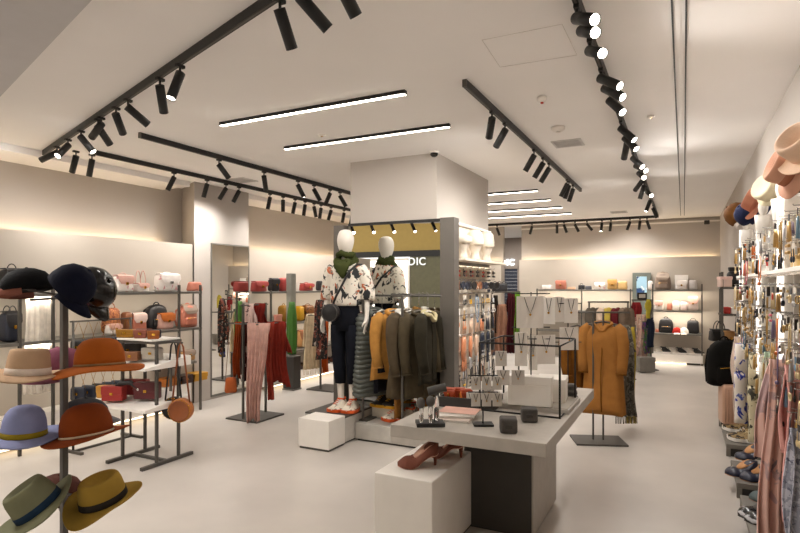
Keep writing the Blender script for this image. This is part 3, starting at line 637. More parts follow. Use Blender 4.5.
hat('rust orange wide floppy hat with thin cord, above the brown one', arm(100, 366, 2.8), hrot(-3, -5, -20), felt('A0531A'), cloth('8A6A48'), .108, .14, .195, .0, .03, .25, .82, name='floppy_hat', dome=True, bh=.014)
hat('rust brown wide brim hat with white cord, lower on the hat stand', arm(87, 435, 2.8), hrot(-7, -4, -10), felt('823C16'), cloth('C9B49A'), .115, .155, .19, .01, .0, .6, .72, dome=True, bh=.014)
hat('lavender blue fedora with yellow band', arm(24, 436, 2.75), hrot(1, -2, 30), felt('8489AC'), cloth('8E7A1E'), .098, .15, .18, .015, taper=.8, dome=True, bh=.03)
hat('olive green fedora with navy band tilted on a low arm', arm(40, 508, 2.6), hrot(-32, 14, 30), felt('74745A'), cloth('1F3348'), .105, .13, .175, .02)
hat('mustard felt hat with dark band on the lowest arm', arm(104, 501, 2.72), hrot(-9, 9, -15), felt('9A7C34'), cloth('2A2520'), .1, .12, .17, .03, .02, .7)
ballcap('plain navy baseball cap with bill tipped down at the top of the hat stand', arm(66, 291, 2.76), hrot(48, -4, 98), cloth('0E1122'), r=.094, tall=1.3)
ballcap('glossy black patent cap beside the navy cap', arm(91, 290, 2.92), hrot(66, 10, 100), mat('patent_black', '0E0E10', .18), r=.1, tall=1.0)
ballcap('black cap with dusty pink under bill, beyond the navy cap', arm(28, 290, 2.8), hrot(-8, -6, -75), cloth('0B0B0D'), cloth('8E5A4C'), r=.1, tall=.9)
ballcap('mauve pink cap behind the hat stand pole', arm(61, 374, 3.06), hrot(-14, -8, -70), cloth('80485A'), cloth('A86A78'), r=.11, tall=1.1)
ballcap('charcoal and grey cap behind the rust brown hat', arm(85, 418, 3.05), hrot(4, 0, 100), cloth('3E3E42'), cloth('77767A'), r=.1, tall=.9)
ballcap('dark brown cap low behind the hat stand pole', arm(57, 500, 3.1), hrot(6, 0, -80), cloth('4A2A22'), r=.115, tall=1.0)
for (x0, y0, x1, y1) in ((0, 378, 62, 372), (30, 300, 60, 298)):
    a, b = ont(x0, y0, PT-.05), ont(x1, y1, PT); g = G().tube([a-V((pp.x, pp.y, 0)), b-V((pp.x, pp.y, 0))], .007, 6); g.obj('side_rod', M_dgrey, ST)
# ---------------------------------------------------------------- scarf racks
def scarf_rack(label, x, y, zs):
    t = thing('scarf_rack', label, 'scarf rack', (x, y, 0))
    G().box(-.23, .25, -.25, .25, 0, .02, .004).obj('base_plate', M_dgrey, t)
    for yy in (-.2, .2): G().box(-.012, .012, yy-.012, yy+.012, .02, zs[0]+.02, .002).obj('post', M_dgrey, t)
    for z in zs: G().tube([(0, -.24, z), (0, .24, z)], .01, 6).obj('rail', M_dgrey, t)
    for s in (-1, 1): G().tube([(s*.22, -.22, zs[-1]), (s*.22, .22, zs[-1])], .009, 6).tube([(0, -.2, zs[-1]), (s*.22, -.2, zs[-1])], .008, 6).tube([(0, .2, zs[-1]), (s*.22, .2, zs[-1])], .008, 6).obj('side_rail', M_dgrey, t)
    return t
scarf_rack('dark metal scarf rack draped with pink and red scarves', -4.64, 5.25, (1.36, 1.14))
C_pink = cloth('C79E92'); C_red = cloth('8A2E22'); C_rust = cloth('94401A'); C_beig = cloth('D8C2A0'); C_burg = cloth('4A2420')
p = onz(268, 326, 1.14)
drape('long dusty pink scarf falling to the floor from the scarf rack', (-4.42, 5.06, 1.145), YAW, .3, 1.1, C_pink, 5, .03, top=.85, bot=.5, skew=-.05, L2=.55, ends=.25)
drape('bright red scarf with fringe on the scarf rack', (-4.42, 5.42, 1.145), YAW-.2, .25, .72, C_red, 5, .032, top=.6, bot=1.0, L2=.35, skew=.04, ph=1, ends=.3)
drape('slim red scarf end trailing beside the pink scarf', (-4.42, 5.27, 1.145), YAW, .09, .93, cloth('94382A'), 2, .015, top=.9, bot=.8, ph=2)
drape('crimson scarf folded short over the top rail', (-4.64, 5.33, 1.365), YAW, .17, .3, cloth('7E2820'), 3, .02, L2=.25, ph=1)
drape('pale pink and grey patterned scarf over the top rail', (-4.64, 5.15, 1.365), YAW, .16, .75, pat('scarf_pinkgrey', 'D9BDB4', [('6A4A48', 12, .58)]), 3, .02, L2=.3, ph=3)
drape('dark burgundy scarf beside the rack post', (-4.66, 5.1, 1.145), YAW+.3, .1, .7, C_burg, 3, .018, L2=.4, ph=2)
drape('rust orange scarf on the wall side of the scarf rack', (-4.79, 5.12, 1.145), YAW, .09, .62, C_rust, 3, .02, L2=.4, ph=.4, ends=.4)
t = thing('pouch_bag', 'orange suede pouch on a long strap hanging low from the scarf rack', 'handbag', (-4.86, 5.08, 1.14), YAW+.2)
g = G(); rbox(g, .15, .06, -.84, -.65, 4, .8, .2); g.obj('body', leather('A8521C', rough=.8), t); G().tube([(-.06, 0, -.66), (-.02, 0, -.1), (0, 0, .012), (.02, 0, -.1), (.06, 0, -.66)], .004, 5).obj('strap', L_brn, t)
scarf_rack('second metal scarf rack behind the mannequin', -4.9, 7.2, (1.36, 1.14))
drape('beige fringed scarf on the second rack, seen in the wall mirror', (-5.12, 7.1, 1.145), R(70), .36, .85, C_beig, 5, .03, top=.6, fringe=C_beig, L2=.5)
drape('orange scarf on the second rack, seen in the wall mirror', (-5.12, 7.38, 1.145), R(80), .18, .95, cloth('B8541E'), 3, .02, L2=.7, ph=1)
drape('blue and yellow patterned scarf behind the mannequin arm', (-4.68, 7.25, 1.145), YAW, .19, .8, pat('scarf_blueyellow', '3A4A8A', [('C8A038', 7, .5), ('D8D0C8', 13, .62)]), 3, .022, L2=.5, ph=2)
drape('dark patterned scarf on the second rack, seen in the wall mirror', (-4.9, 7.0, 1.365), R(75), .2, .9, pat('scarf_darkprint', '2A2422', [('8A4A3A', 12, .55), ('C8B8A8', 20, .64)]), 3, .022, L2=.7, ph=3)
# ---------------------------------------------------------------- bag wall past the mirror
shelving('long grey wall shelving with red and brown bags past the mirror', (-5.92, 6.62, 0), 3.3, .38, (1.5, 1.0, .56), (.02, 1.9, 3.28), rz=R(90), ptop=1.52)
t = thing('display_plinth', 'white shoe plinth along the wall past the mirror', 'plinth', (-5.92, 6.62, 0))
G().box(.005, .3, 0, 5.6, .05, .2, .005).obj('top_box', M_white, t); G().box(.005, .12, .02, 5.5, 0, .05).obj('recessed_base', M_dgrey, t)
t = thing('divider_panel', 'grey upright panel between shelves behind the green cactus', 'panel', (-5.5, 7.06, 0)); G().box(-.05, .05, -.06, .06, .0, 1.78, .004).obj('board', mat('grey_panel', '8C8A82', .6), t); G().box(-.06, .06, -.07, .07, 0, .02, .003).obj('foot', M_dgrey, t)
t = thing('cactus_prop', 'tall green cactus ornament on a dark pedestal beside the bag shelves', 'ornament', (-5.36, 6.9, .52))
G().loft([[((.04+.035*sin(pi*min(1, .12+q*.95))**.5)*k*cos(a), (.04+.035*sin(pi*min(1, .12+q*.95))**.5)*k*sin(a), .02+.8*q) for a, k in [(2*pi*j/32, 1+.1*cos(8*2*pi*j/32)) for j in range(32)]] for q in [i/12 for i in range(13)]]).obj('stem', mat('cactus_green', '3E6E22', .6, var=.15), t)
G().lathe([(.004, 0), (.05, 0), (.06, .06), (.004, .06)], 18).obj('pot', mat('pot_grey', '9A9890', .6), t)
t = thing('pedestal', 'slim dark pedestal carrying the green cactus ornament', 'pedestal', (-5.36, 6.9, 0)); G().box(-.1, .1, -.09, .09, .02, .505, .004).obj('block', M_dark, t); G().box(-.11, .11, -.1, .1, .505, .52, .003).box(-.11, .11, -.1, .1, 0, .02, .003).obj('edge_plate', M_steel, t)
for a, kw in (
    ((251, 266, 282, 1.5), dict(label='soft red flap bag at the mirror end of the shelves', m=L_red, flap=L_red, d=.16, e=3)),
    ((269, 278, 279, 1.5), dict(label='tall black bag with white card leaning on the top shelf', m=L_blk, flap=L_blk, d=.12)),
    ((279, 288, 278, 1.5), dict(label='upright coral red bag beside the grey divider panel', m=L_red, d=.14)),
    ((300, 312, 283, 1.5), dict(label='rounded red satchel past the grey divider panel', m=L_red, flap=L_red, d=.16, e=3, handle=.03)),
    ((317, 322, 281, 1.5), dict(label='black envelope bag beside the red satchel', m=L_blk, d=.1)),
    ((280, 287, 304, 1.0), dict(label='mustard yellow bag on the middle shelf past the mirror', m=L_must, d=.16, handle=.04)),
    ((296, 302, 306, 1.0), dict(label='yellow bag on the middle shelf behind the cactus', m=leather('B88A10'), d=.15)),
    ((302, 313, 304, 1.0), dict(label='brown tortoise bag beside the yellow bag', m=pat('tortoise', '7A4A1E', [('3A2010', 20, .55)], .3), d=.15, handle=.03)),
    ((314, 321, 308, 1.0), dict(label='dark brown pouch at the mannequin end of the middle shelf', m=L_choc, d=.14)),
    ((296, 304, 331, .56), dict(label='tan brown sack bag on the lowest shelf', m=L_tan, flap=L_brn, d=.15, e=3)),
    ((305, 313, 332, .56), dict(label='small wicker-brown basket bag on the lowest shelf', m=P_wov, flap=L_tan, d=.15, handle=.04))):
    loc, w, h = wslot(*a, X=-5.72); w = max(.1, min(w*.85, .4)); h = min(h, .34)
    bag(kw.pop('label'), loc, F90, w, h-kw.get('handle', 0)*.6, kw.pop('d'), kw.pop('m'), **kw)
loc, w, h = wslot(275, 281, 312, 1.0, -5.6); carton('small salmon card box in front of the mustard bag', loc, F90, .14, .14, .05, mat('salmon_card', 'E59A88', .6))
for i in range(7):
    y = 7.55+i*.2; c = ('3A2A1E', '6A4A2A', '2A2522', '8A6A48', '4A3A2E', '5A3020', '30281F')[i]
    pump(f'brown flat shoe, {NTH[i]} from the divider panel on the white plinth', (-5.76, y, .206), R(80), leather(c), .012, .24, group='flat shoes on the plinth past the mirror', name='flat_shoe')
# ---------------------------------------------------------------- mannequin group at the column
t = thing('display_cube', 'low white cube plinth in front of the mannequin', 'plinth', (-3.19, 4.45, 0))
G().box(-.19, .17, 0, .29, .02, .295, .006).obj('block', M_white, t); G().box(-.18, .16, .01, .28, 0, .02).obj('recessed_base', M_dgrey, t)
t = thing('mannequin_plinth', 'low plinth with dark grey top the mannequin stands on', 'plinth', (-3.3, 4.75, 0))
G().box(-.22, .27, 0, .58, .02, .26, .004).obj('block', mat('plinth_grey', 'C9C4BC', .5), t); G().box(-.22, .27, 0, .58, .26, .28, .003).obj('top_plate', M_dgrey, t); G().box(-.2, .25, .02, .56, 0, .02).obj('recessed_base', M_dark, t)
t = thing('low_platform', 'long low grey platform beneath the coat rail by the column mirror', 'platform', (-3.02, 4.93, 0))
G().box(0, .42, 0, .42, .02, .18, .003).obj('unshaded_end', mat('platform_unshaded', 'BDB8B0', .5), t); G().box(.42, 1.9, .0, .42, .02, .18, .003).obj('shaded_length', M_stone, t); G().box(.02, 1.88, .02, .4, 0, .02).obj('recessed_base', M_dark, t)  # two tones: the table's shade is put into the darker block's colour
def mannequin(label, loc, rz):
    t = thing('mannequin', label, 'mannequin', loc, rz)
    vs, rad, ed = [], [], []
    def add(p, r, parent=None):
        vs.append(p); rad.append(r if isinstance(r, tuple) else (r, r))
        if parent is not None: ed.append((parent, len(vs)-1))
        return len(vs)-1
    pel = add((0, 0, .98), (.14, .1)); sp = add((0, .01, 1.15), (.105, .085), pel); ch = add((0, .01, 1.36), (.135, .1), sp); nb = add((0, .015, 1.53), (.07, .055), ch)
    nk = add((0, .005, 1.62), .047, nb); h1 = add((0, -.012, 1.69), (.075, .085), nk); h2 = add((0, -.012, 1.775), (.1, .118), h1); h3 = add((0, -.002, 1.865), (.085, .1), h2); add((0, 0, 1.9), (.04, .05), h3)
    for s in (-1, 1):
        hip = add((s*.08, 0, .9), .08, pel); kn = add((s*.078, -.02, .5), .05, hip); cf = add((s*.07, .01, .36), .045, kn); an = add((s*.064, .015, .1), .034, cf); add((s*.07, -.1, .045), (.034, .025), an)
        sh = add((s*.16, .01, 1.47), .05, ch); el = add((s*.225, .04, 1.2), .037, sh); wr = add((s*.248, -.03, .99), (.025, .022), el); pm = add((s*.25, -.05, .925), (.02, .034), wr)
        for k in range(4):
            y = -.085+k*.022; L = (.065, .078, .082, .07)[k]
            a = add((s*.25, y, .885), .0095, pm); b = add((s*.246, y-.008, .885-L*.5), .0085, a); add((s*.236, y-.01, .885-L), .007, b)
        a = add((s*.24, -.09, .925), .011, pm); add((s*.23, -.112, .885), .009, a)
    me = bpy.data.meshes.new('body'); me.from_pydata(vs, ed, []); o = bpy.data.objects.new('body', me); COL.objects.link(o); o.parent = t
    md = o.modifiers.new('skin', 'SKIN'); md.use_smooth_shade = True
    if not me.skin_vertices: pass
    for i, r in enumerate(rad): me.skin_vertices[0].data[i].radius = r
    me.skin_vertices[0].data[0].use_root = True
    sb = o.modifiers.new('sub', 'SUBSURF'); sb.levels = 2; sb.render_levels = 2
    me.materials.append(mat('mannequin_white', 'DDD6CC', .45, var=.01))
    M_bl = pat('blouse_print', 'E4DDD0', [('B8603A', 10, .6), ('8A8478', 22, .6), ('26282A', 13, .57)], .8, (1, 1, .8))
    n = 36; rs = []
    for z, rx, ry in ((1.1, .165, .135), (1.13, .175, .14), (1.19, .178, .14), (1.28, .185, .14), (1.4, .188, .135), (1.48, .182, .12), (1.53, .145, .1), (1.57, .09, .085)):
        rs.append([(rx*cos(a)*(1+.03*sin(9*a+z*8)), .01+ry*sin(a)*(1+.04*sin(7*a+z*11)), z) for a in [2*pi*j/n for j in range(n)]])
    G().loft(rs).obj('blouse', M_bl, t)
    for s in (-1, 1):
        G().tube([(s*.155, .01, 1.5), (s*.188, .015, 1.45), (s*.215, .035, 1.33), (s*.23, .042, 1.24), (s*.236, .035, 1.17), (s*.237, .03, 1.15)], [.06, .072, .075, .078, .08, .06], 16).obj('sleeve', M_bl, t)
    M_tr = cloth('14161E', rough=.9)
    g = G().loft([[(rx*cos(a)*(1+.01*sin(8*a)), ry*sin(a)+.005, z) for a in [2*pi*j/28 for j in range(28)]] for z, rx, ry in ((1.2, .13, .105), (1.06, .145, .112), (1.0, .157, .118), (.92, .163, .118), (.84, .155, .11))])
    for s in (-1, 1): g.loft([[(s*cx+r*1.0*cos(a), cy+r*1.1*sin(a)*(1+.03*sin(3*a+z*20)), z) for a in [2*pi*j/20 for j in range(20)]] for z, cx, cy, r in ((.9, .082, .0, .088), (.75, .084, -.004, .083), (.55, .08, -.015, .068), (.42, .073, 0, .064), (.28, .068, .008, .056))])
    g.obj('trousers', M_tr, t)
    g = G(); P1 = [((.09+.008*sin(3*a))*cos(a), (.085+.006*sin(5*a))*sin(a)-.012, 1.56+.02*sin(a)+.012*sin(4*a)) for a in [2*pi*j/24 for j in range(24)]]
    g.tube(P1, [.042+.008*sin(j*1.9) for j in range(24)], 10, closed=True)
    P2 = [((.072+.006*sin(4*a+1))*cos(a), .068*sin(a)-.012, 1.625-.012*sin(a)+.01*sin(3*a+1)) for a in [2*pi*j/24 for j in range(24)]]
    g.tube(P2, [.032+.006*sin(j*2.3) for j in range(24)], 10, closed=True)
    g.loft([ell(14, .1, .03, 1.56, cx=.0, cy=-.1), ell(14, .085, .035, 1.5, cx=.01, cy=-.135), ell(14, .05, .03, 1.44, cx=.02, cy=-.15), ell(14, .012, .012, 1.38, cx=.03, cy=-.15)]).obj('snood', cloth('3A4020', rough=.95, bump=.5), t)
    return t
MX, MY = -3.175, 5.0
mannequin('white mannequin in patterned blouse, olive snood and navy trousers on the low plinth', (MX, MY, .285), R(8))
t = thing('crossbody_bag', 'round black crossbody bag worn by the mannequin', 'handbag', (MX, MY, .285), R(8))
Tm = Matrix.Translation((-.085, -.185, 1.03)) @ Matrix.Rotation(R(90), 4, 'X') @ Matrix.Rotation(R(0), 4, 'Z')
G().lathe([(.004, -.045), (.075, -.042), (.092, -.03), (.092, .03), (.075, .042), (.004, .045)], 28, Tm).obj('body', L_blk, t)
G().tube([(-.085+.088*cos(a), -.23, 1.03+.088*sin(a)) for a in [2*pi*j/24 for j in range(24)]], .004, 5, closed=True).obj('piping', M_dgrey, t)
G().tube([(-.06, -.18, 1.13), (-.03, -.18, 1.2), (.04, -.165, 1.33), (.1, -.15, 1.45), (.15, -.05, 1.53), (.155, .05, 1.53), (.05, .16, 1.4), (-.1, .17, 1.2), (-.2, .1, 1.08), (-.2, -.1, 1.1)], .012, 6).obj('strap', L_blk, t)
M_snk = mat('sneaker_cream', 'E6DCCB', .6); M_orng = mat('sneaker_orange', 'D8581E', .5); M_snl = pat('sneaker_mix', 'DFD5C4', [('8A7A68', 18, .6), ('40362E', 26, .68)], .6)
q = Matrix.Rotation(R(8), 3, 'Z')
for s in (-1, 1):
    p = V((MX, MY, .282))+q @ V((s*.072, -.045, 0)); sneaker(f'cream sneaker with orange sole on the mannequin foot, {"bag" if s < 0 else "mirror"} side', p, R(8+s*6), M_snl, mat('sole_orange', 'D85A26', .5), M_orng, .26, .17)
for i, px in enumerate((393, 405)):
    p = onz(px, 420, .182); sneaker(f'cream and orange sneaker on the grey platform, {("nearer", "farther")[i]} from the mannequin', p, R(-25), M_snl, mat('sole_orange', 'D85A26', .5), M_orng, .24, .18, group='pair of sneakers on the grey platform')
carton('low cream shoe box under the puffer coat', (-2.85, 5.28, .181), 0, .28, .16, .11, mat('cream_card', 'DED6C6', .6))
for i in (0, 1): sneaker(f'yellow and black sneaker on the cream shoe box, {("puffer", "camel")[i]} side', (-2.91+i*.12, 5.28, .293), R(-10), mat('sneak_black', '2A2622', .6), mat('sneak_yellow', 'D9A020', .5), None, .2)
# coat rail in front of the mirror
RZ = 1.395; RUP = .095; RX0, RX1, RY = -3.0, -2.2, 5.14
t = thing('coat_rail', 'slim dark coat rail on the grey platform before the column mirror', 'clothes rail', (RX0, RY, .18))
for x, y in ((.02, -.12), (.52, -.2)): G().box(x-.01, x+.01, y-.01, y+.01, 0, 1.32, .002).obj('post', M_dgrey, t); G().tube([(x, y, 1.31), (x, 0, 1.31)], .009, 6).obj('top_arm', M_dgrey, t)
G().tube([(-.03, 0, 1.31), (RX1-RX0+.05, 0, 1.31)], .011, 8).obj('rail', M_dgrey, t); 
for x, y in ((.02, -.12), (.52, -.2)): G().box(x-.05, x+.05, y-.0, y+.3, 0, .012).obj('base_plate', M_dgrey, t)
C_olv = cloth('5A5244'); C_brn = cloth('6A5A48'); C_dk = cloth('2A2A30'); C_cam = cloth('A9783C'); C_puf = mat('puffer_grey', '50544E', .5, var=.08, bump=.2, bscale=30); C_wht = cloth('D8D4CC')
for i, (px, rz, mk) in enumerate((
    (373, 62, dict(label='grey quilted puffer coat at the mannequin end of the coat rail', w=.44, L=.88, d=.17, m=C_puf, sleeve=0, collar=.04, quilt=18, fold=.01, name='puffer_coat')),
    (382, 92, dict(label='dark navy jacket between the puffer and the camel coat', w=.3, L=.82, d=.08, m=cloth('1A1B22'), sleeve=.6)),
    (394, 58, dict(label='camel wool jacket on the coat rail with a long camel back', w=.42, L=.68, d=.13, m=cloth('B07E3E'), sleeve=.55, collar=.025, flare=1.3)),
    (399, 100, dict(label='long camel coat hanging low behind the camel jacket', w=.26, L=1.08, d=.07, m=cloth('8A5E2C'), sleeve=0, flare=.8)),
    (403, 80, dict(label='brown jacket with white collar on the coat rail', w=.38, L=.86, d=.09, m=cloth('54473A'), sleeve=.62, collar=.025, collarm=C_wht)),
    (411, 62, dict(label='large taupe brown jacket before the rail post', w=.44, L=.84, d=.13, m=cloth('4F4434'), sleeve=.62, collar=.02, flare=1.3)),
    (419, 64, dict(label='olive brown jacket past the rail post', w=.38, L=.86, d=.13, m=cloth('494030'), sleeve=.6, collar=.02, flare=1.15)),
    (428, 88, dict(label='dark olive jacket at the column end of the coat rail', w=.36, L=.7, d=.09, m=cloth('2E2A20'), sleeve=.58, collarm=cloth('B9AE88'), collar=.02)))):
    u = (px-400)/F_PX; X = RY*(CF.x+CR.x*u)/(CF.y+CR.y*u); wname = mk['label'].split(' on ')[0].split(' at ')[0].split(' between ')[0].split(' beside ')[0].split(' before ')[0].split(' past ')[0].split(' hanging ')[0]
    coat(loc=(X, RY, RZ), rz=R(rz), fold=mk.pop('fold', .05), ph=i*1.3, **mk)
    hanger(f'pale hanger inside the {wname}', (X, RY, RZ+.012), R(rz), .36, C_wht if i % 2 else M_steel, 'hangers on the coat rail', RUP)
# ---------------------------------------------------------------- display table
TX0, TX1, TY0, TY1, TZ = -1.60, -.655, 3.02, 4.8, .75
t = thing('display_table', 'grey stone-look display table with thick top in the shop middle', 'table', (-1.1, 3.9, 0))
G().box(TX0+1.1, TX1+1.1, TY0-3.9, TY1-3.9, TZ-.075, TZ, .004).obj('table_top', M_stone, t)
G().box(-.2, .25, -.4, .3, .02, TZ-.075, .004).obj('pedestal', M_dark, t); G().box(.25, .262, -.4, .3, .02, TZ-.075).obj('side_cladding', M_stone, t); G().box(-.18, .24, -.38, .28, 0, .02).obj('recessed_base', M_dark, t)
t = thing('shoe_block', 'tall white block tucked under the table corner, carrying pink heels', 'plinth', (-1.62, 2.86, 0))
G().box(0, .37, 0, .66, .02, .5, .006).obj('block', M_white, t); G().box(.01, .36, .01, .65, 0, .02).obj('recessed_base', M_dgrey, t)
M_sued = mat('pink_suede', '74402F', .85, var=.08, bump=.2)
p = onz(418, 465, .503); pump('dusty pink suede heel with bow, front of the pair on the white block', p, R(-62), M_sued, .075, .25, .18, bow=M_sued, lining=mat('heel_lining', 'C89A84', .7), group=None)
p = onz(447, 456, .503); pump('dusty pink suede heel, rear of the pair under the table', p, R(-85), M_sued, .075, .22, .17, bow=M_sued, lining=mat('heel_lining', 'C89A84', .7))
T = TZ+.001
# acrylic watch display
p = onz(430, 425, T); t = thing('watch_display', 'acrylic display with dark oval pads and a roll, on a black base', 'jewellery display', p, R(30))
G().box(-.085, .085, -.06, .06, 0, .022, .003).obj('base', M_black, t)
for x, y, h in ((-.055, -.02, .13), (.0, -.03, .14), (.045, .02, .19)): G().tube([(x, y, .022), (x, y, h)], .014, 10).obj('acrylic_rod', M_plastic, t)
for x, y, h in ((-.06, -.03, .14), (.0, -.03, .15)): G().ball((x, y, h), (.028, .022, .034), 14).obj('oval_pad', mat('pad_grey', '5C5854', .7), t)
G().tube([(-.01, .02, .2), (.1, .02, .225)], .026, 14).obj('bracelet_roll', mat('pad_dark', '4A4744', .7), t); G().tube([(.03, -.0, .02), (.03, 0, .1)], .005).obj('thin_post', M_black, t)
for i, (px, py, c, s, r) in enumerate(((452, 419, 'C9B8AE', 0, 10), (455, 417, 'E8E2DC', .02, 22), (460, 416, 'D9A898', .034, 5))):
    p = onz(px, py, T); t = thing('magazine', f'{("open grey", "white", "pink covered")[i]} magazine, {("bottom", "middle", "top")[i]} of the small pile on the table', 'magazine', (p.x, p.y, T+i*.013), R(r))
    G().box(-.12, .12, -.085, .085, 0, .010, .002).obj('pages', M_white, t); G().box(-.122, .122, -.087, .087, .010, .0122).obj('cover', mat('mag_'+c, c, .4), t)
# dark tray with orange pieces
p = onz(471, 405, T); t = thing('display_tray', 'black felt tray holding orange accessories and small cards', 'tray', (p.x, p.y, T), R(4))
G().box(-.2, .2, -.13, .13, 0, .015).obj('tray_floor', M_dark, t); G().box(-.2, .2, -.13, -.118, .015, .07).box(-.2, .2, .118, .13, .015, .07).box(-.2, -.188, -.118, .118, .015, .07).box(.188, .2, -.118, .118, .015, .07).obj('tray_rim', M_dark, t); TP = V((p.x, p.y, T+.016))
for i in range(3): bag(f'small orange pouch, {NTH[i]} from the mannequin side of the black tray', TP+V((-.15+i*.06, -.02+.03*(i % 2), 0)), R(20*i), .09, .085, .05, leather(('C0521E', 'B8401E', 'D0702A')[i]), leather('A8401A'), name='pouch', cat='pouch')
def card(label, p, rz, w, h, chain=True, m=None, tilt=0, group='jewellery cards on the table', met=None, pend=None):
    t = thing('jewellery_card', label, 'jewellery card', p, group=group, rot=(tilt, 0, rz))
    G().box(-w/2, w/2, -.0025, .0025, 0, h, .001).obj('card', m or mat('card_white', 'EFEAE4', .6, var=.02), t)
    if chain:
        G().tube([(-w*.22, -.004, h*.97), (-w*.12, -.006, h*.7), (0, -.007, h*.45), (w*.12, -.006, h*.7), (w*.22, -.004, h*.97)], .0022, 5).obj('chain', met or mat('dark_chain', '4A443C', .4, metal=.6), t)
        G().ball((0, -.008, h*.42), .008 if h > .1 else .005, 8).obj('pendant', pend or M_gold, t)
    return t
for i in range(5): card(f'small white earring card standing in the black tray, {NTH[i]} along', TP+V((.02+i*.036, -.06+i*.03, 0)), YAW-R(10), .06, .085)
# earring stand with thin pole
def pole_stand(label, px, py, h, w=.12, d=.09, bars=(), rz=0, bl=.2):
    p = onz(px, py, T); t = thing('card_stand', label, 'display stand', p, rz)
    G().box(-w/2, w/2, -d/2, d/2, 0, .012, .002).obj('base_plate', M_black, t); G().tube([(0, 0, .01), (0, 0, h)], .0045, 6).obj('pole', M_black, t)
    for z in bars: G().tube([(-bl/2, 0, z), (bl/2, 0, z)], .004, 6).obj('crossbar', M_black, t)
    return p
a = pole_stand('small black stand with cards on thin pole beside the black tray', 483, 425, .36, bars=(.2, .3), rz=YAW, bl=.18)
M_cy = mat('card_grey', 'CFC9C2', .6, var=.03)
for r, z in enumerate((.2, .3)):
    for i in range(3): card(f'grey white earring card, {NTH[i]} on the {("lower", "upper")[r]} bar of the small stand', a+CR*((i-1)*.065+.02)-CF*.008+V((0, 0, z-.085)), YAW, .055, .08, m=M_cy)
for i, (px, py, s) in enumerate(((510, 434, .1), (531, 423, .1))):
    p = onz(px, py, T); t = thing('display_block', f'dark grey leather cube on the table, {("in front", "behind the other")[i]}', 'display block', p+CF*.05, YAW-R(8)); G().box(-s/2, s/2, -s/2, s/2, 0, .085, .012).obj('cushion', mat('cube_grey', '4E4A47', .7), t); G().box(-.02, .02, -s/2-.003, -s/2+.004, .03, .05).obj('slot', M_dark, t)
t = thing('display_board', 'flat grey board beneath the white boxes on the table', 'board', (-.93, 4.0, T)); G().box(-.29, .26, -.24, .22, 0, .03, .003).obj('board', M_stone, t); G().box(-.28, .25, -.23, .21, .03, .034).obj('felt_top', mat('felt_top', 'A39C92', .9), t)
Tb = T+.035
p = onz(524, 407, Tb); carton('low white box with gold tube lying on it', (p.x+.02, p.y+.09, Tb), R(6), .29, .2, .1, M_white)
PB = V((p.x+.02, p.y+.09, Tb+.1)); t = thing('rolled_purse', 'champagne gold rolled purse on the low white box', 'purse', PB+V((0, 0, .002)), R(12)); G().tube([(-.13, 0, .028), (.13, 0, .028)], .028, 14).obj('roll', leather('D9BE98'), t); G().tube([(-.05, 0, .028), (-.045, 0, .028)], .0295, 14).obj('ring', M_gold, t)
p = onz(556, 401, Tb); carton('taller white box behind the low white box', (p.x-.04, p.y+.06, Tb), R(6), .2, .16, .22, M_white)
p = onz(573, 401, T)
for i in range(3): t = thing('pebble_block', f'grey felt stone, {("lowest", "middle", "topmost")[i]} of the stack at the table end', 'display stone', (p.x-.02, p.y+.02, T+i*.041), R(15*i)); rbox(G(), .11-.012*i, .09-.01*i, 0, .04, 3, .9, .3).obj('stone', mat('stone_felt', '6A6762', .9), t); g = G().tube([(-.04, -.043, .02), (.04, -.043, .02)], .002, 5); g.obj('seam', M_dark, t)
# wire cuboid frame
t = thing('wire_frame', 'open black wire cuboid frame standing around the white boxes', 'display frame', (-1.23, 3.62, T))
fw, fd, fh = .53, .56, .46
for x in (0, fw):
    for y in (0, fd): G().box(x-.006, x+.006, y-.006, y+.006, 0, fh, .001).obj('upright', M_black, t)
for z in (.006, fh): G().tube([(0, 0, z), (fw, 0, z), (fw, fd, z), (0, fd, z)], .006, 4, closed=True).obj('rail', M_black, t)
# tall necklace stands
def at_t(px, py, t_): return ont(px, py, t_)
a = pole_stand('tall thin black stand carrying the big necklace cards', 531, 409, .80, .1, .08, (.48, .56, .79), YAW, .26)
ta = (a-V((0, 0, 0))).dot(CF)
for i, (px, py, w, h, dt, rz, lab) in enumerate((
    (530, 328, .185, .215, -.03, 3, 'large white card with pendant necklace at the top of the tall stand'),
    (549, 324, .09, .185, .05, -40, 'angled white card beside the large necklace card'),
    (521, 366, .085, .23, -.02, 0, 'long pale necklace card under the large card, tray side'),
    (533, 370, .06, .24, .03, -10, 'narrow pale card hanging behind the stand pole'),
    (546, 364, .13, .2, .0, 5, 'grey white necklace card under the large card, box side'))):
    card(lab, at_t(px, py, ta+dt), YAW+R(rz), w, h)
b = pole_stand('second tall black stand with cards near the table end', 568, 398, .72, .1, .08, (.42, .71), YAW, .2)
tb = b.dot(CF)
for i, (px, py, w, h, dt, rz, lab) in enumerate((
    (559, 322, .09, .19, .0, 20, 'white card turned aside at the top of the second stand'),
    (571, 323, .1, .185, -.02, -5, 'white card facing the shop at the top of the second stand'),
    (569, 350, .145, .17, -.04, 5, 'white card with a gold ring hung below the top cards'))):
    card(lab, at_t(px, py, tb+dt), YAW+R(rz), w, h)
for i, (px, py, w, h) in enumerate(((501, 366, .075, .1), (518, 385, .085, .1), (503, 385, .085, .1), (489, 398, .07, .08))):
    q = at_t(px, py, 3.72); card(f'small marbled card, {NTH[i]} down the wire frame front', q, YAW-R(8), w, h, m=M_cy)
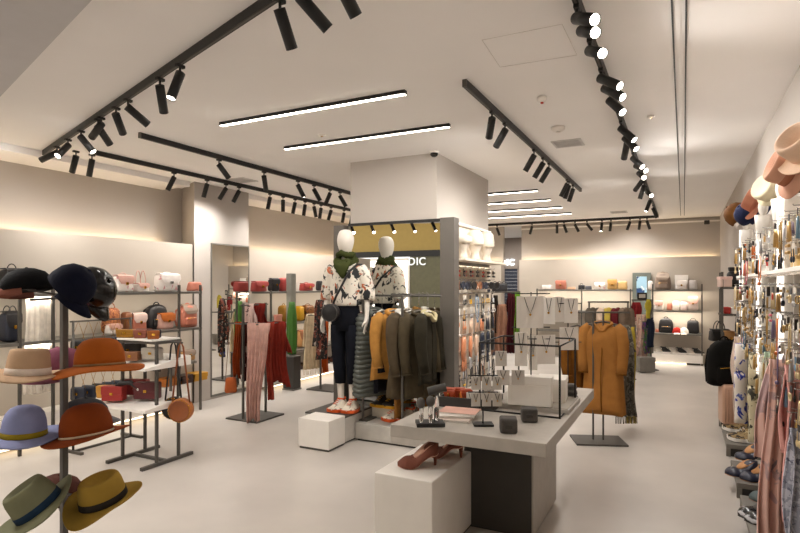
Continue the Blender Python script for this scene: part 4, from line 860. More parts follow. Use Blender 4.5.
# ---------------------------------------------------------------- accessory wall on the column
NB = {}
def jewel(kind, c, bm):
    """one carded accessory hanging from a hook at the origin, facing local -Y"""
    g = G()
    if kind == 'hoop earrings': g.k = 0; g.box(-.016, .016, -.002, .0, -.034, -.01).mat(1); [g.tube([(s*.011+.011*cos(a), -.005, -.05+.013*sin(a)) for a in [2*pi*j/12 for j in range(12)]], .0022, 5, closed=True) for s in (-1, 1)]
    elif kind == 'drop earrings': g.box(-.014, .014, -.002, .0, -.03, -.008).mat(1); [g.tube([(s*.01, -.004, -.03), (s*.01, -.004, -.06)], .0018, 4).ball((s*.01, -.004, -.07), (.008, .005, .013), 8) for s in (-1, 1)]
    elif kind == 'tassel earrings': g.box(-.015, .015, -.002, .0, -.032, -.008).mat(1); [g.loft([ell(8, .003, .003, -.035, cx=s*.012), ell(8, .007, .005, -.06, cx=s*.012), ell(8, .011, .007, -.11, cx=s*.012)]) for s in (-1, 1)]
    elif kind == 'long necklace': g.box(-.014, .014, -.002, .0, -.024, -.005).mat(1); g.tube([(-.012, -.004, -.02), (-.02, -.006, -.09), (-.012, -.006, -.15), (0, -.006, -.165), (.012, -.006, -.15), (.02, -.006, -.09), (.012, -.004, -.02)], .0028, 5).ball((0, -.008, -.175), .01, 8)
    elif kind == 'hair clip': g.box(-.018, .018, -.002, .0, -.05, -.008).mat(1); g.box(-.018, .018, -.012, -.002, -.03, -.018, .004).box(-.018, .018, -.012, -.002, -.055, -.043, .004)
    elif kind == 'tassel strip': g.mat(1); g.loft([ell(12, .016, .012, -.01), ell(12, .024, .015, -.05, wob=.1), ell(12, .03, .018, -.12, wob=.15, k=6), ell(12, .024, .014, -.2, wob=.2, k=6)])
    elif kind == 'pair of sunglasses':
        g.mat(1)
        for s in (-1, 1): g.tube([(s*.034+.027*cos(a), -.012, -.035+.022*sin(a)) for a in [2*pi*j/14 for j in range(14)]], .004, 5, closed=True).tube([(s*.06, -.012, -.028), (s*.062, .03, -.028)], .003, 4).put([(s*.034+.025*cos(a), -.012, -.035+.02*sin(a)) for a in [2*pi*j/12 for j in range(12)]], [list(range(12))], False)
        g.tube([(-.009, -.013, -.03), (.009, -.013, -.03)], .003, 4)
    g.mat(2).tube([(0, .05, .003), (0, -.012, .003), (0, -.014, .008)], .0018, 4)
    return g.obj(kind.replace(' ', '_'), [bm, mat('jewel_'+c, {'D9A441': 'C9A468', 'E2C27A': 'DCC79C', 'B98A3A': 'A8874E'}.get(c, c), .3, metal=.6 if c in ('D9A441', 'C9C9CC', 'B98A3A', 'E2C27A') else 0, var=.15), M_silver])
M_cardw = mat('earring_card', 'D2C8BA', .6, var=.05); M_cardk = mat('earring_card_dark', '2E2A2A', .6, var=.05)
CN = {'D9A441': 'gold', 'E2C27A': 'pale gold', 'B98A3A': 'antique gold', 'C9C9CC': 'silver', 'E0966E': 'peach', 'D8B8A0': 'blush', '222838': 'navy', '1C1A1A': 'black', 'C8402A': 'red', 'D8A818': 'yellow', 'F0EAE2': 'white', '8A5A3A': 'amber', '6E8FA8': 'blue', 'C86A2A': 'orange', '7A6A8A': 'lilac', '6E7A50': 'olive', 'D06A7A': 'rose'}
PROTO = {}
def hang(kind, c, p, rz, label, group, s=1.0):
    k = (kind, c)
    if k not in PROTO: o = PROTO[k] = jewel(kind, c, M_cardk if (len(PROTO) % 2 == 1) else M_cardw)
    else: o = PROTO[k].copy(); COL.objects.link(o)
    o.location = p; o.rotation_euler = (0, 0, rz); o.scale = (s, s, s); return tag(o, label, 'hair clip' if 'clip' in kind else 'sunglasses' if 'sun' in kind else 'necklace' if 'neck' in kind else 'tassel' if 'strip' in kind else 'earrings', group)
CXF = -2.3
t = thing('accessory_board', 'pale slatted wall panel on the column carrying rows of small accessories', 'display panel', (CXF+.001, 5.55, 0))
G().box(0, .02, 0, 1.58, .12, 2.26).obj('back_board', mat('board_cream', 'D9CDBC', .6), t)
CZ = (1.80, 1.66, 1.50, 1.37, 1.25, 1.02, .84, .68, .52, .36)
for z in CZ: G().tube([(.035, .03, z), (.035, 1.55, z)], .006, 6).obj('rail', M_silver, t)
t = thing('accessory_shelf', 'pale shelf high on the column holding white hat forms', 'shelf', (CXF+.022, 5.6, 1.86)); G().box(0, .22, 0, 1.5, 0, .025, .003).obj('board', mat('shelf_cream', 'E6DBC8', .5), t); G().box(.0, .03, .1, 1.4, -.04, 0).obj('bracket', M_steel, t)
tag(G().box(CXF+.03, CXF+.05, 5.65, 7.0, 1.81, 1.82).obj('shelf_strip_or_fill', glow('shelf_glow', 'FFE6C0', .6)), 'glowing strip beneath the high shelf on the column', 'light strip')
tag(G().box(CXF+.03, CXF+.06, 5.6, 7.05, 2.285, 2.299).obj('shelf_strip_or_fill', glow('top_glow', 'FFE6C0', .2)), 'glowing strip at the top of the column accessory wall', 'light strip')
for i, (y, s) in enumerate(((5.78, .8), (6.18, 1.05), (6.6, 1.1))):
    t = thing('hat_form', f'white head form with cream knitted hat, {NTH[i]} on the high column shelf', 'hat form', (CXF+.14, y, 1.886))
    G().lathe([(.004, 0), (.07, 0), (.055, .03), (.045, .09), (.07, .14), (.085, .2), (.08, .26*s), (.004, .27*s)], 20).obj('head', mat('form_cream', 'C9BEB0', .6), t)
    G().lathe([(.092, .17), (.1, .19), (.098, .24), (.085, .29*s+.01), (.05, .33*s), (.004, .34*s)], 24, f=lambda a, r, z: (r*cos(a)*(1+.03*cos(12*a)), r*sin(a)*(1+.03*cos(12*a)), z)).obj('hat', mat('cream_knit', 'CFC5B4', .9, bump=.5), t)
COLS = [('hair clip', ('C8402A', '1C1A1A', '222838')), ('pair of sunglasses', ('1C1A1A', '8A5A3A', '222838')), ('hoop earrings', ('6E8FA8', 'D8A818', 'C9C9CC', '1C1A1A')), ('drop earrings', ('F0EAE2', 'C9C9CC', 'D9A441')), ('tassel earrings', ('E0966E', 'D8B8A0', 'E0966E', '222838')),
        ('tassel strip', ('E0966E', 'E0966E', 'D8B8A0', '222838', '1C1A1A')), ('tassel earrings', ('E0966E', 'C9C9CC', '222838')), ('long necklace', ('C9C9CC', '1C1A1A', '8A5A3A')), ('hair clip', ('D8A818', 'F0EAE2', '1C1A1A')), ('drop earrings', ('D8A818', 'C9C9CC', '8A5A3A'))]
for r, z in enumerate(CZ):
    kind, cs = COLS[r]; n = 14
    for i in range(n):
        y = 5.62+i*.108+random.uniform(-.012, .012); c = cs[min(len(cs)-1, int(i/n*len(cs)+random.uniform(-.2, .2)) if r in (5, 4, 6) else random.randrange(len(cs)))] if True else 0
        kk = kind if random.random() < .8 else random.choice(('hoop earrings', 'drop earrings', 'hair clip', 'long necklace'))
        hang(kk, c, (CXF+.06+.03*(i % 2), y, z), F90+random.uniform(-.3, .3), f'{CN[c]} {kk}, {NTH[i]} along {NTH[r]} row of the column wall', 'accessories on the column wall', 1.9 if kk != 'tassel strip' else 1.3)
# ---------------------------------------------------------------- coat stand past the table
def stand(label, x, y, rz, w, h, bw=.5, bd=.36, bars=()):
    t = thing('clothes_stand', label, 'clothes rail', (x, y, 0), rz)
    G().box(-bw/2, bw/2, -bd/2, bd/2, 0, .018, .003).obj('base_plate', M_dgrey, t)
    for s in (-1, 1): G().box(s*.05-.008, s*.05+.008, -.008, .008, .018, h, .001).obj('post', M_dgrey, t)
    G().tube([(-w/2, 0, h), (w/2, 0, h)], .01, 6).obj('rail', M_dgrey, t)
    for z in bars: G().tube([(-w/2, 0, z), (w/2, 0, z)], .008, 6).obj('lower_rail', M_dgrey, t)
    return t
stand('dark stand with heavy base plate past the display table, hung with camel coats', -.78, 6.02, YAW-.1, .62, 1.32)
hz_ = 1.335
def gar(label, px, py, tt, f=coat, **kw):
    p = ont(px, py, tt); return f(label, (p.x, p.y, p.z), kw.pop('rz', YAW), **kw), p
C_cam2 = cloth('A26E36', var=.08)
_, p = gar('large camel wool coat facing the aisle on the stand past the table', 603, 316, 5.75, w=.36, L=.92, d=.17, m=C_cam2, sleeve=.5, collar=.016, fold=.035, flare=1.2, sw=.062, rz=YAW-.55, lining=cloth('7A4C18')); hanger('dark hanger inside the large camel coat', (p.x, p.y, p.z+.012), YAW-.35, .34, M_dgrey, 'hangers on the stand past the table')
_, p = gar('camel coat turned edge-on beside the large camel coat', 577, 320, 5.95, w=.3, L=.78, d=.13, m=cloth('7C4E1A'), sleeve=.5, fold=.04, rz=YAW+.3); hanger('dark hanger inside the edge-on camel coat', (p.x, p.y, p.z+.012), YAW+.3, .28, M_dgrey, 'hangers on the stand past the table')
gar('grey fringed shawl with yellow edge behind the large camel coat', 621, 326, 6.15, drape, w=.24, L=1.0, m=pat('shawl_grey', '6E6A5E', [('4A463C', 14, .5), ('9A9484', 26, .62)], .9), folds=4, amp=.03, top=.8, skew=.05, fringe=cloth('6A6658'), L2=.3)
gar('mustard yellow scarf peeping out behind the grey shawl', 630, 328, 6.3, drape, w=.12, L=1.0, m=cloth('B09A3A'), folds=2, amp=.02, top=.7, L2=.3, fringe=cloth('B09A3A'))
# ---------------------------------------------------------------- racks in the far middle
def rack(label, px0, px1, py, tt, feet=True):
    a, b = ont(px0, py, tt), ont(px1, py, tt); L = (b-a).length; t = thing('clothes_rail', label, 'clothes rail', (a.x, a.y, 0), YAW)
    G().tube([(0, 0, a.z), (L, 0, a.z)], .016, 6).obj('rail', M_dgrey, t)
    for x in (.02, L-.02): G().box(x-.012, x+.012, -.012, .012, .0, a.z, .002).obj('post', M_dgrey, t)
    if feet: G().box(-.05, L+.05, -.18, .18, 0, .018).obj('base_plate', M_dgrey, t)
    return a.z
rz0 = rack('dark clothes rail behind the camel coats near the back wall', 588, 629, 302, 9.6)
for i, (px, c, w, L, nm) in enumerate(((593, '5A5248', .22, .9, 'grey brown blouse'), (606, 'C9B4A0', .3, .95, 'beige dress'), (609, 'B8A448', .12, .6, 'yellow top'), (618, '5E1E22', .2, .7, 'dark red blouse'), (626, '6A5A4C', .2, .95, 'taupe cardigan'))):
    gar(f'{nm}, {NTH[i]} along the clothes rail near the back wall', px, 303, 9.6-.05*i, w=w, L=L, d=.1, m=cloth(c), sleeve=.5, name=nm.split()[-1].replace('top', 'sleeveless_top'), cat=nm.split()[-1], rz=YAW+.5)
rz1 = rack('slim clothes rail with a grey crate base near the back shelves', 632, 652, 300, 10.6)
for i, (px, py, w, L, m, nm, nmn, sk) in enumerate(((636, 303, .2, .35, cloth('8A2A2C'), 'dark red scarf knotted short', 'scarf', 0), (641, 315, .26, .85, pat('dress_blush', 'D0AE9C', [('9A8A82', 12, .56), ('E8D8CC', 18, .62)]), 'blush patterned dress', 'dress', 0), (645, 322, .14, .6, pat('scarf_floral', '4A6A3A', [('6A3A7A', 12, .52), ('C85A6A', 18, .62)]), 'green and purple floral scarf', 'scarf', .04), (650, 318, .14, .55, cloth('2A3040'), 'navy slip', 'dress', 0), (648, 300, .08, .35, cloth('C0B040'), 'short yellow scarf', 'scarf', 0))):
    gar(f'{nm} on the slim rail near the back shelves', px, py, 10.55-.06*i, drape, w=w, L=L, m=m, folds=3, amp=.03, top=.7, name=nmn, cat=nmn, skew=sk, L2=.2)
p = onz(646, 370, 0); carton('grey crate on the floor beneath the floral scarf', (p.x, p.y-.3, .02), YAW, .28, .26, .22, mat('crate_grey', '77726A', .6), name='crate', cat='crate')
p = ont(642, 300, 10.5); t = thing('sign_holder', 'small black framed sign on top of the slim clothes rail', 'sign', (p.x, p.y, p.z+.01), YAW); G().box(-.09, .09, -.008, .008, .0, .13).obj('frame', M_black, t); G().box(-.06, .06, -.0095, -.008, .03, .1).obj('print', mat('sign_print', 'B8B2A8', .5), t)
rz2 = rack('dark clothes rail behind the column display', 491, 520, 292, 8.9)
for i, (px, py, w, L, c, nm) in enumerate(((499, 305, .26, .8, '8A6450', 'brown dress'), (511, 294, .15, .95, '3E1418', 'long burgundy coat'), (517, 292, .1, .85, '5E8A28', 'bright green scarf'), (494, 296, .12, .6, '2A2420', 'black top'))):
    gar(f'{nm}, {("nearest the column", "beside the green one", "in front of the corridor opening", "at the column end")[i]} on the far rail'.replace('nearest', 'close to'), px, py, 8.9, drape, w=w, L=L, m=cloth(c), folds=3, amp=.03, top=.75, name=nm.split()[-1].replace('top', 'sleeveless_top'), cat=nm.split()[-1], L2=.3)
for i in range(3): p = ont(495+i*4.5, 296, 8.6); bag(f'small black bag, {NTH[i]} on top of the far rail by the column', (p.x, p.y, rz2+.012), YAW, .1, .13, .07, L_blk, handle=.03)
# ---------------------------------------------------------------- back wall shelves
YS = 12.74
def bslot(px0, px1, ytop, z, Y=YS):
    a, b = ony(px0, 285, Y).x, ony(px1, 285, Y).x; tt = (Y*CF.y-(a+b)/2*sin(YAW)*1) if False else Y/ray((px0+px1)/2, 285).y
    return ((a+b)/2, Y, z+.002), b-a, max(.05, EYE+(HZ-ytop)/F_PX*tt-z)
shelving('grey shelving on the back wall holding tan and white bags', (-2.95, 12.9, 0), 1.98, .34, (1.5, 1.04, .6), (.02, .98, 1.96), ptop=1.52)
shelving('grey back wall shelving at the aisle end with white bags and sneakers', (-.58, 12.9, 0), .92, .34, (1.5, 1.08, .62), (.015, .905), ptop=1.62)
for x0, L in ((-1.96, 1.9), (-.12, .88)):
    for z in (1.46, 1.03): shelf_strip_or_fill(x0, 12.6, z, 0, L, 3 if L > 1 else 1.8)
t = thing('display_plinth', 'white plinth with a row of sneakers at the foot of the back wall', 'plinth', (-1.2, 12.55, 0)); G().box(.62, 1.54, 0, .34, .04, .2, .004).obj('top_box', M_white, t); G().box(.62, 1.5, .08, .34, 0, .04).obj('recessed_base', M_dgrey, t)
for a, kw in (
    ((541, 553, 285, 1.5), dict(label='white soft bag at the corridor end of the back shelf', m=L_wht, d=.16, e=3)),
    ((555, 567, 281, 1.5), dict(label='salmon box bag on the back shelf', m=L_salm, flap=L_salm, d=.15)),
    ((567, 576, 287, 1.5), dict(label='flat tan pouch beside the salmon box bag', m=leather('D0A888'), d=.12)),
    ((578, 585, 284, 1.5), dict(label='black bag with loop on the back shelf', m=L_blk, d=.12, handle=.04)),
    ((585, 592, 286, 1.5), dict(label='dark grey pouch beside the black loop bag', m=leather('4A4A50'), d=.12)),
    ((594, 606, 283, 1.5), dict(label='white floral flap bag on the back shelf', m=P_flor, flap=L_wht, d=.14)),
    ((607, 618, 280, 1.5), dict(label='tan satchel on the back shelf beside the white floral bag', m=leather('C49A5A'), flap=leather('B88A48'), d=.15)),
    ((617, 628, 281, 1.5), dict(label='sand coloured satchel at the panel end of the back shelf', m=leather('CFAA70'), d=.14)),
    ((550, 556, 305, 1.04), dict(label='small red bag on the second back shelf', m=L_red, d=.12)),
    ((556, 562, 303, 1.04), dict(label='small black bag beside the red one on the second back shelf', m=L_blk, d=.12, handle=.03)),
    ((675, 688, 281, 1.5), dict(label='white quilted bag on the aisle end back shelf', m=L_wht, flap=L_wht, d=.16)),
    ((688, 698, 280, 1.5), dict(label='pale grey soft bag beside the white quilted bag', m=leather('D8D0CC'), d=.14, e=3)),
    ((648, 653, 281, 1.5), dict(label='slim white pouch beside the taupe backpack', m=L_wht, d=.1)),
    ((654, 664, 301, 1.08), dict(label='white and pink box bag on the second aisle end shelf', m=L_wht, flap=L_pink, d=.14)),
    ((667, 672, 303, 1.08), dict(label='small salmon purse on the second aisle end shelf', m=L_salm, d=.1)),
    ((672, 680, 301, 1.08), dict(label='white soft purse on the second aisle end shelf', m=L_wht, d=.13, e=3)),
    ((680, 688, 302, 1.08), dict(label='blush soft purse on the second aisle end shelf', m=leather('E8D2CC'), d=.13, e=3)),
    ((687, 699, 297, 1.08), dict(label='two tone pale bag at the wall end of the second aisle end shelf', m=leather('DCC8C0'), flap=L_pink, d=.14)),
    ((655, 661, 329, .62), dict(label='small pink box purse beside the black backpack', m=L_salm, d=.1)),
    ((686, 700, 319, .62), dict(label='black tote on the third aisle end shelf', m=L_blk, d=.16, handle=.05, name='tote_bag', cat='tote bag'))):
    loc, w, h = bslot(*a); w = max(.1, min(w*.92, .42)); h = min(h, .34)
    bag(kw.pop('label'), loc, 0, w, h-kw.get('handle', 0)*.6, kw.pop('d'), kw.pop('m'), **kw)
loc, w, h = bslot(655, 671, 273, 1.5); backpack('taupe backpack with dark handle on the aisle end back shelf', loc, 0, .3, .34, .15, L_taupe, leather('A08E7E'))
loc, w, h = bslot(675, 688, 273, 1.5, 12.82); carton('white box behind the white quilted bag', loc, 0, .24, .3, .08, M_white)
loc, w, h = bslot(659, 673, 319, .62, 12.72); backpack('rounded black backpack on the third aisle end shelf', loc, 0, .28, .3, .14, L_blk)
for i, (px, c, cc) in enumerate(((677, 'B03028', 'F0EAE2'), (684, 'F0EAE2', 'F0EAE2'))):
    loc, w, h = bslot(px-4, px+4, 326, .62, 12.66); ballcap(('red and white', 'white')[i]+' baseball cap on the third aisle end shelf', loc, (0, 0, 0), cloth(c), cloth(cc), r=.085)
for i in range(6):
    p = ony(659+i*8, 285, 12.72); sneaker(f'black and white sneaker, {NTH[i]} from the clothes rail end of the white plinth', (p.x, 12.72, .202), R(70 if i % 2 else 110), mat('snk_dark', '2A2826', .6) if i % 2 else mat('snk_pale', 'C9C0B4', .6), M_white, None, .2, group='sneakers on the back wall plinth')
t = thing('poster_panel', 'tall grey panel with a pale blue poster between the back shelves', 'display panel', (-.79, 12.86, 0)); G().box(-.18, .18, -.02, .02, .0, 1.86, .003).obj('board', mat('panel_greygreen', '6A7068', .35), t); G().box(-.1, .1, -.026, -.02, 1.36, 1.78).obj('poster', pat('poster_blue', 'A8CFE4', [('2A4A78', 4, .52), ('E8F2F6', 9, .6)], .4), t)
# ---------------------------------------------------------------- luggage stand by the aisle wall
def bench(label, y0, y1):
    t = thing('low_bench', label, 'bench', (.356, y0, 0)); L = y1-y0
    G().box(0, .28, 0, L, .075, .115, .003).obj('top_board', mat('bench_grey', '77726B', .5), t)
    for y in (0, L-.03): 
        for x in (0, .245): G().box(x, x+.035, y, y+.03, 0, .075).obj('leg', mat('bench_grey', '77726B', .5), t)
    G().box(.036, .244, .012, .022, .0, .074).obj('end_shade', M_black, t)  # black sheet standing in for the shade inside the open end
for i, (a, b) in enumerate(((6.04, 7.3), (4.89, 5.5), (3.74, 4.62), (2.6, 3.3))): bench(f'low grey bench along the aisle wall, {("under the suitcase and leopard sneakers", "under the navy pumps", "under the black and white loafers", "closest to the storefront")[i]}', a, b)
BZ = .117
t = thing('luggage_stand', 'dark metal stand beside the accessory wall holding bags and a backpack', 'display stand', (.5, 6.95, BZ))
for x in (-.14, .1):
    for y in (-.2, .12): G().box(x-.012, x+.012, y-.012, y+.012, 0, 1.62, .002).obj('post', M_dgrey, t)
for z in (1.16, 1.44): G().box(-.16, .12, -.22, .14, z, z+.02, .002).obj('shelf', M_dgrey, t)
t = thing('suitcase', 'pink beige rolling suitcase standing on the bench by the accessory wall', 'suitcase', (.42, 6.7, BZ), R(10))
g = G(); rbox(g, .17, .22, .05, .46, 6, 1, .08); g.obj('shell', mat('suitcase_pink', 'C9A088', .35, var=.03), t)
for s in (-1, 1): G().ball((s*.06, -.06, .025), (.014, .024, .024), 10).obj('wheel', M_black, t); G().tube([(s*.05, .08, .44), (s*.05, .08, .56)], .006, 6).obj('handle_tube', M_silver, t)
for i in range(5): G().tube([(-.06+i*.03, -.111, .09), (-.06+i*.03, -.111, .42)], .004, 5).obj('rib', mat('suitcase_rib', 'B48C74', .35), t)
G().box(-.07, .07, .065, .095, .55, .575, .004).obj('pull_handle', M_black, t); G().box(.02, .06, -.118, -.11, .3, .38).obj('tag', M_white, t)
p = ont(723, 385, 5.85); backpack('large black backpack with gold zip hanging over the suitcase', (p.x+.01, p.y, p.z), R(25), .34, .47, .17, cloth('121110', rough=.8))
p = ont(719, 341, 6.1); bag('black ruffled shoulder bag above the large backpack', (p.x, p.y, p.z), R(20), .2, .12, .12, L_blk, flap=L_blk, handle=.1, two=True)
p = ont(729, 345, 6.0); bag('black tan trimmed bag beside the ruffled shoulder bag', (p.x, p.y, p.z), R(20), .14, .14, .1, L_blk, flap=L_tan)
z1 = BZ+1.462; z0 = BZ+1.182
carton('white and pink box on top of the luggage stand', (.385, 6.8, z1), R(15), .11, .11, .11, mat('box_blush', 'D8BDB2', .5), mat('pink_lid', 'E8C4BC', .5))
t = thing('tall_pouch', 'tall black drawstring pouch on top of the luggage stand', 'pouch', (.47, 6.86, z1), R(20)); rbox(G(), .14, .1, 0, .17, 3, .85, .2).obj('body', L_blk, t); rbox(G(), .09, .07, .165, .21, 3, 1.15, .2).obj('neck', L_blk, t)
for i, (x, c, h, lab) in enumerate(((.4, 'B03028', .1, 'red box on the lower shelf of the luggage stand'), (.47, 'EDE6DC', .14, 'white box on the lower shelf of the luggage stand'), (.55, 'D09A28', .08, 'yellow box on the lower shelf of the luggage stand'))):
    carton(lab, (x, 6.82, z0), R(10), .06, .07, h, mat('box_'+c, c, .5))
# ---------------------------------------------------------------- accessory wall along the aisle
XW = XR-.002
t = thing('accessory_wall', 'cream accessory wall along the aisle with metal rails of jewellery', 'display wall', (XW, 2.3, 0))
G().box(-.03, 0, 0, 3.7, .15, 1.95).obj('back_board', mat('board_sand', '8A7C68', .6), t)
RZS = (1.92, 1.80, 1.60, 1.46, 1.32, 1.18, 1.05)
for z in RZS:
    G().tube([(-.17, .02, z), (-.17, 3.66, z)], .005, 6).obj('rail', M_silver, t)
for y in (.1, 1.0, 1.9, 2.75, 3.6): G().box(-.18, -.02, y-.008, y+.008, .9, 1.95).obj('rail_bracket', M_white, t)
for i, y in enumerate((3.5, 4.45, 5.73)):
    t = thing('lit_divider', f'glowing white upright strip standing out from the accessory wall, {NTH[i]} from the storefront', 'light strip', (XW-.03, y, 0)); G().box(-.165, 0, -.012, .012, 1.0, 2.06, .002).obj('housing', M_white, t); G().box(-.19, -.165, -.03, .03, 1.0, 2.06, .004).obj('diffuser', glow('divider_glow', 'FFF4E6', .4), t)
t = thing('accessory_shelf', 'white shelf running along the aisle accessory wall below the upper rails', 'shelf', (XW-.032, 2.4, 1.66)); G().box(-.2, 0, 0, 3.5, 0, .02, .002).obj('board', M_white, t); G().box(-.2, -.19, 0, 3.5, -.015, 0).obj('lip', M_silver, t)
for i, (y, c, m2, lab) in enumerate(((3.3, 'D9B878', 'B9945A', 'gold evening clutch on the white accessory shelf'), (3.95, '1C1A1A', 'D9A441', 'black hard clutch on the white accessory shelf'), (4.4, 'D8D4CE', 'B03028', 'clear round box with red base on the white accessory shelf'), (4.95, '1E1C1C', 'C9C9CC', 'small black tray box on the white accessory shelf'))):
    wallet(lab, (XW-.14, y, 1.682), -F90, .2, .09, .08, leather(c), m2=leather(m2) if i != 1 else None, name='clutch', cat='clutch')
KS = ('drop earrings', 'hoop earrings', 'long necklace', 'tassel earrings', 'hair clip', 'pair of sunglasses')
FORM_Y = [ont(*a).y for a in ((782, 285, 3.0), (764, 288, 3.7), (747, 280, 4.7))]
for r, z in enumerate(RZS):
    n = 38 if r > 1 else 34
    for i in range(n):
        y = 2.45+i*(3.42/n)+random.uniform(-.02, .02)
        if r == 6 and y > 4.2 or r < 2 and min(abs(y-f) for f in FORM_Y) < .13: continue
        kk = random.choice(KS[:5] if r < 5 else KS[:4]); pal = ('D9A441', 'E2C27A', 'D9A441', 'C9C9CC', 'B98A3A', 'F0EAE2', '1C1A1A', 'E2C27A')
        c = random.choice(pal if random.random() < .82 else ('C8402A', '222838', 'D06A7A', 'C86A2A', '7A6A8A', '6E8FA8'))
        o = hang(kk, c, (XW-.215-.03*(i % 2), y, z), -F90+random.uniform(-.45, .25), f'{CN[c]} {kk}, {NTH[i]} along {NTH[r]} rail of the aisle wall', 'accessories on the aisle wall', 1.2 if kk != 'long necklace' else 1.1)
# hats on pegs above the accessory wall
def peghat(px, py, tt, rot, *a, **k):
    p = ont(px, py, tt); tag(G().tube([(XW, p.y, p.z-.02), (p.x+.03, p.y, p.z-.02)], .008, 6).ball((p.x+.03, p.y, p.z-.02), .016, 8).obj('hat_peg', M_dgrey), 'peg in the wall behind the '+a[0].split(' on ')[0].split(' hung')[0], 'peg'); return p
def whot(px, py, tt, label, roll, pitch, yaw, m, band=None, cap=None, **k):
    p = peghat(px, py, tt, None, label)
    if cap: ballcap(label, p, hrot(roll, pitch, yaw), m, cap, **k)
    else: hat(label, p, hrot(roll, pitch, yaw), m, band, **k)
F_pk = felt('C99880'); 
whot(808, 148, 2.45, 'pale peach felt hat hung highest above the accessory wall', -62, 10, 20, felt('E2C2A8'), cr=.078, ch=.1, br=.13, curl=.0, taper=.95, dent=.05)
whot(794, 170, 2.6, 'dusty pink wide felt fedora hung above the jewellery', -68, -16, 10, F_pk, felt('A86E54'), cr=.078, ch=.1, br=.13, curl=-.02, taper=.95)
whot(772, 190, 3.3, 'cream boater hat hung between two pink hats', -72, 5, 0, felt('DDD2B4'), cr=.075, ch=.075, br=.1, curl=0, taper=.98, dent=.01, name='boater_hat')
whot(761, 203, 3.8, 'dusty rose felt hat with pinched crown hung above the wall', -58, -30, 0, felt('B87C64'), felt('9E6650'), cr=.08, ch=.1, br=.13, curl=.02, dent=.05)
whot(752, 216, 4.3, 'navy cap hung between the rose hat and the brown cap', -55, 0, 20, cloth('1E2440'), cap=cloth('2A3050'), r=.09)
whot(741, 217, 4.8, 'brown suede cap with grey bill hung at the far end of the hats', -50, -10, -40, cloth('6A4420'), cap=cloth('B8ACA4'), r=.1)
# white hand forms with jewellery
for i, fy_ in enumerate(FORM_Y):
    t = thing('jewellery_form', f'white curved arm form for bracelets standing on the accessory shelf, {NTH[i]} from the storefront', 'jewellery form', (XW-.17, fy_, 1.682))
    G().tube([(0, 0, 0), (0, 0, .1), (-.01, .01, .2), (-.02, .0, .3), (-.02, -.015, .38)], [.04, .03, .034, .042, .05], 14).ball((-.02, -.02, .43), (.03, .045, .06), 12).obj('arm', M_white, t)
    G().lathe([(.004, 0), (.05, 0), (.05, .012), (.004, .012)], 16).obj('foot', M_white, t)
# scarves and trousers below the jewellery
P_bf = pat('floral_blue', 'EDE4DA', [('2A3A9A', 10, .54), ('5A6AB8', 18, .64)]); P_cb = pat('floral_cream', 'CFC4A4', [('3A3830', 9, .52), ('7A7458', 16, .62)]); P_mint = pat('mint_print', 'A8BCA0', [('D8D0B8', 8, .55)])
P_tul = pat('tulle_pink', 'DDB4A8', [('B89A9A', 6, .56), ('8A8488', 9, .66)]); P_den = pat('denim_tweed', '8C8E9C', [('B8B8C4', 30, .5), ('5A5C70', 44, .62)])
t = thing('scarf_rail', 'metal rail below the jewellery hung with scarves and printed trousers', 'rail', (XW, 2.4, .0)); G().tube([(-.16, 0, 1.2), (-.16, 3.5, 1.2)], .008, 6).obj('rail', M_silver, t)
for y in (.05, 1.2, 2.4, 3.45): G().tube([(0, y, 1.2), (-.16, y, 1.2)], .007, 6).obj('bracket', M_silver, t)
def sc(label, px, py, tt, w, L, m, f=drape, **k):
    p = ont(px, py, tt); f(label, (p.x, p.y, p.z), k.pop('rz', YAW-.25), w, L, m, **k)
sc('plain blush white scarf at the luggage end of the scarf rail', 740, 338, 4.75, .1, .66, cloth('E2CFC2'), folds=2, amp=.02, top=.9, L2=.4)
sc('white trousers printed with blue flowers on the scarf rail', 747, 335, 4.45, .17, .7, P_bf, trousers)
sc('plain navy trousers beside the blue flowered ones', 756, 340, 4.15, .1, .66, cloth('181A24'), trousers)
sc('cream and black floral trousers on the scarf rail', 763, 342, 3.8, .17, .68, P_cb, trousers)
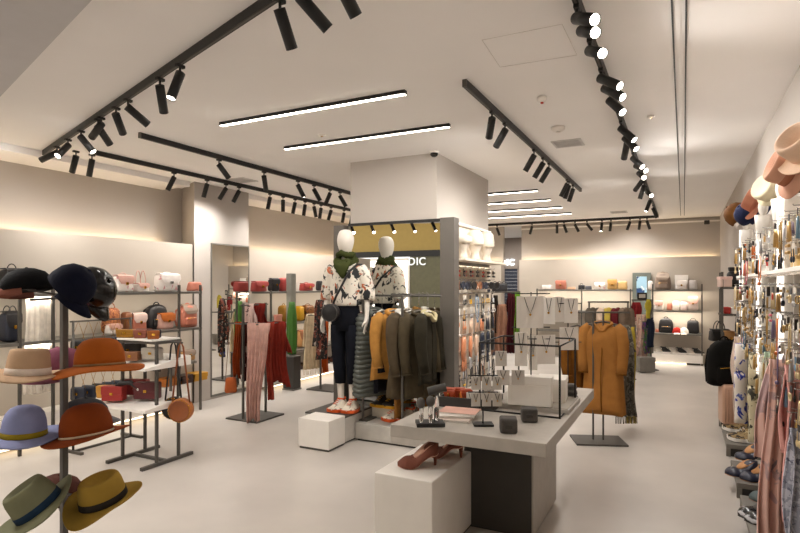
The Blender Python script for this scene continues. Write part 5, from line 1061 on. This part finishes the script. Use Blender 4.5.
sc('mint print scarf between floral trousers and pink tulle', 773, 354, 3.25, .1, .6, P_mint, folds=2, amp=.02, top=.9, L2=.4)
sc('long pink tulle scarf hanging above the loafers', 783, 362, 2.8, .2, .95, P_tul, folds=4, amp=.025, top=.6, bot=1.05, L2=.5, skew=-.02, ends=.1)
sc('rosy scarf close to the storefront end of the scarf rail', 799, 368, 2.5, .14, .7, cloth('D49A92'), folds=3, amp=.02, top=.8, L2=.4)
sc('grey blue tweed scarf lowest at the storefront end', 806, 432, 2.3, .12, .62, P_den, folds=2, amp=.02, top=.95, L2=.5)
# shoes on the benches
P_leo = pat('leopard', '9A8258', [('2A2018', 24, .5), ('C8B48A', 34, .64)], .7)
for i, (px, py, a) in enumerate(((736, 430, -70), (745, 427, -62), (742, 440, -70), (753, 441, -58))):
    p = onz(px, py, BZ+.002); sneaker(f'leopard print sneaker, {("pair behind, aisle side", "pair behind, wall side", "pair in front, aisle side", "pair in front, wall side")[i]}', (p.x, p.y, BZ), R(a), P_leo, M_white, None, .24)
L_nav = leather('1E2238', rough=.35)
for i, (px, py, a) in enumerate(((749, 458, -60), (741, 474, -75), (756, 479, -70))):
    p = onz(px, py, BZ+.002); pump(f'navy pump with tan lining, {("farthest", "middle", "closest to the loafers")[i]} on the bench'.replace('farthest', 'behind the others'), (p.x, p.y, BZ), R(a), L_nav, .05, .23, .17, lining=mat('tan_lining', 'C8905A', .6), openn=.35)
M_bw = pat('loafer_bw', '16161A', [('C8C8CC', 9, .56)], .2)
for i, (px, py) in enumerate(((759, 516), (766, 521))):
    p = onz(px, py, BZ+.002); pump(f'black and silver loafer, {("aisle", "wall")[i]} side of its pair', (p.x, p.y, BZ), R(-72), M_bw, .015, .25, .18, lining=M_dark, name='loafer', openn=.5)
for i, (px, py) in enumerate(((768, 500), (776, 497))):
    p = onz(px, py, BZ+.002); pump(f'grey green suede heel, {("aisle", "wall")[i]} side, behind the loafers', (p.x, p.y, BZ), R(-80), cloth('5A6464'), .07, .23, .17, lining=mat('heel_lining', 'C89A84', .7))
p = onz(735, 507, 0)
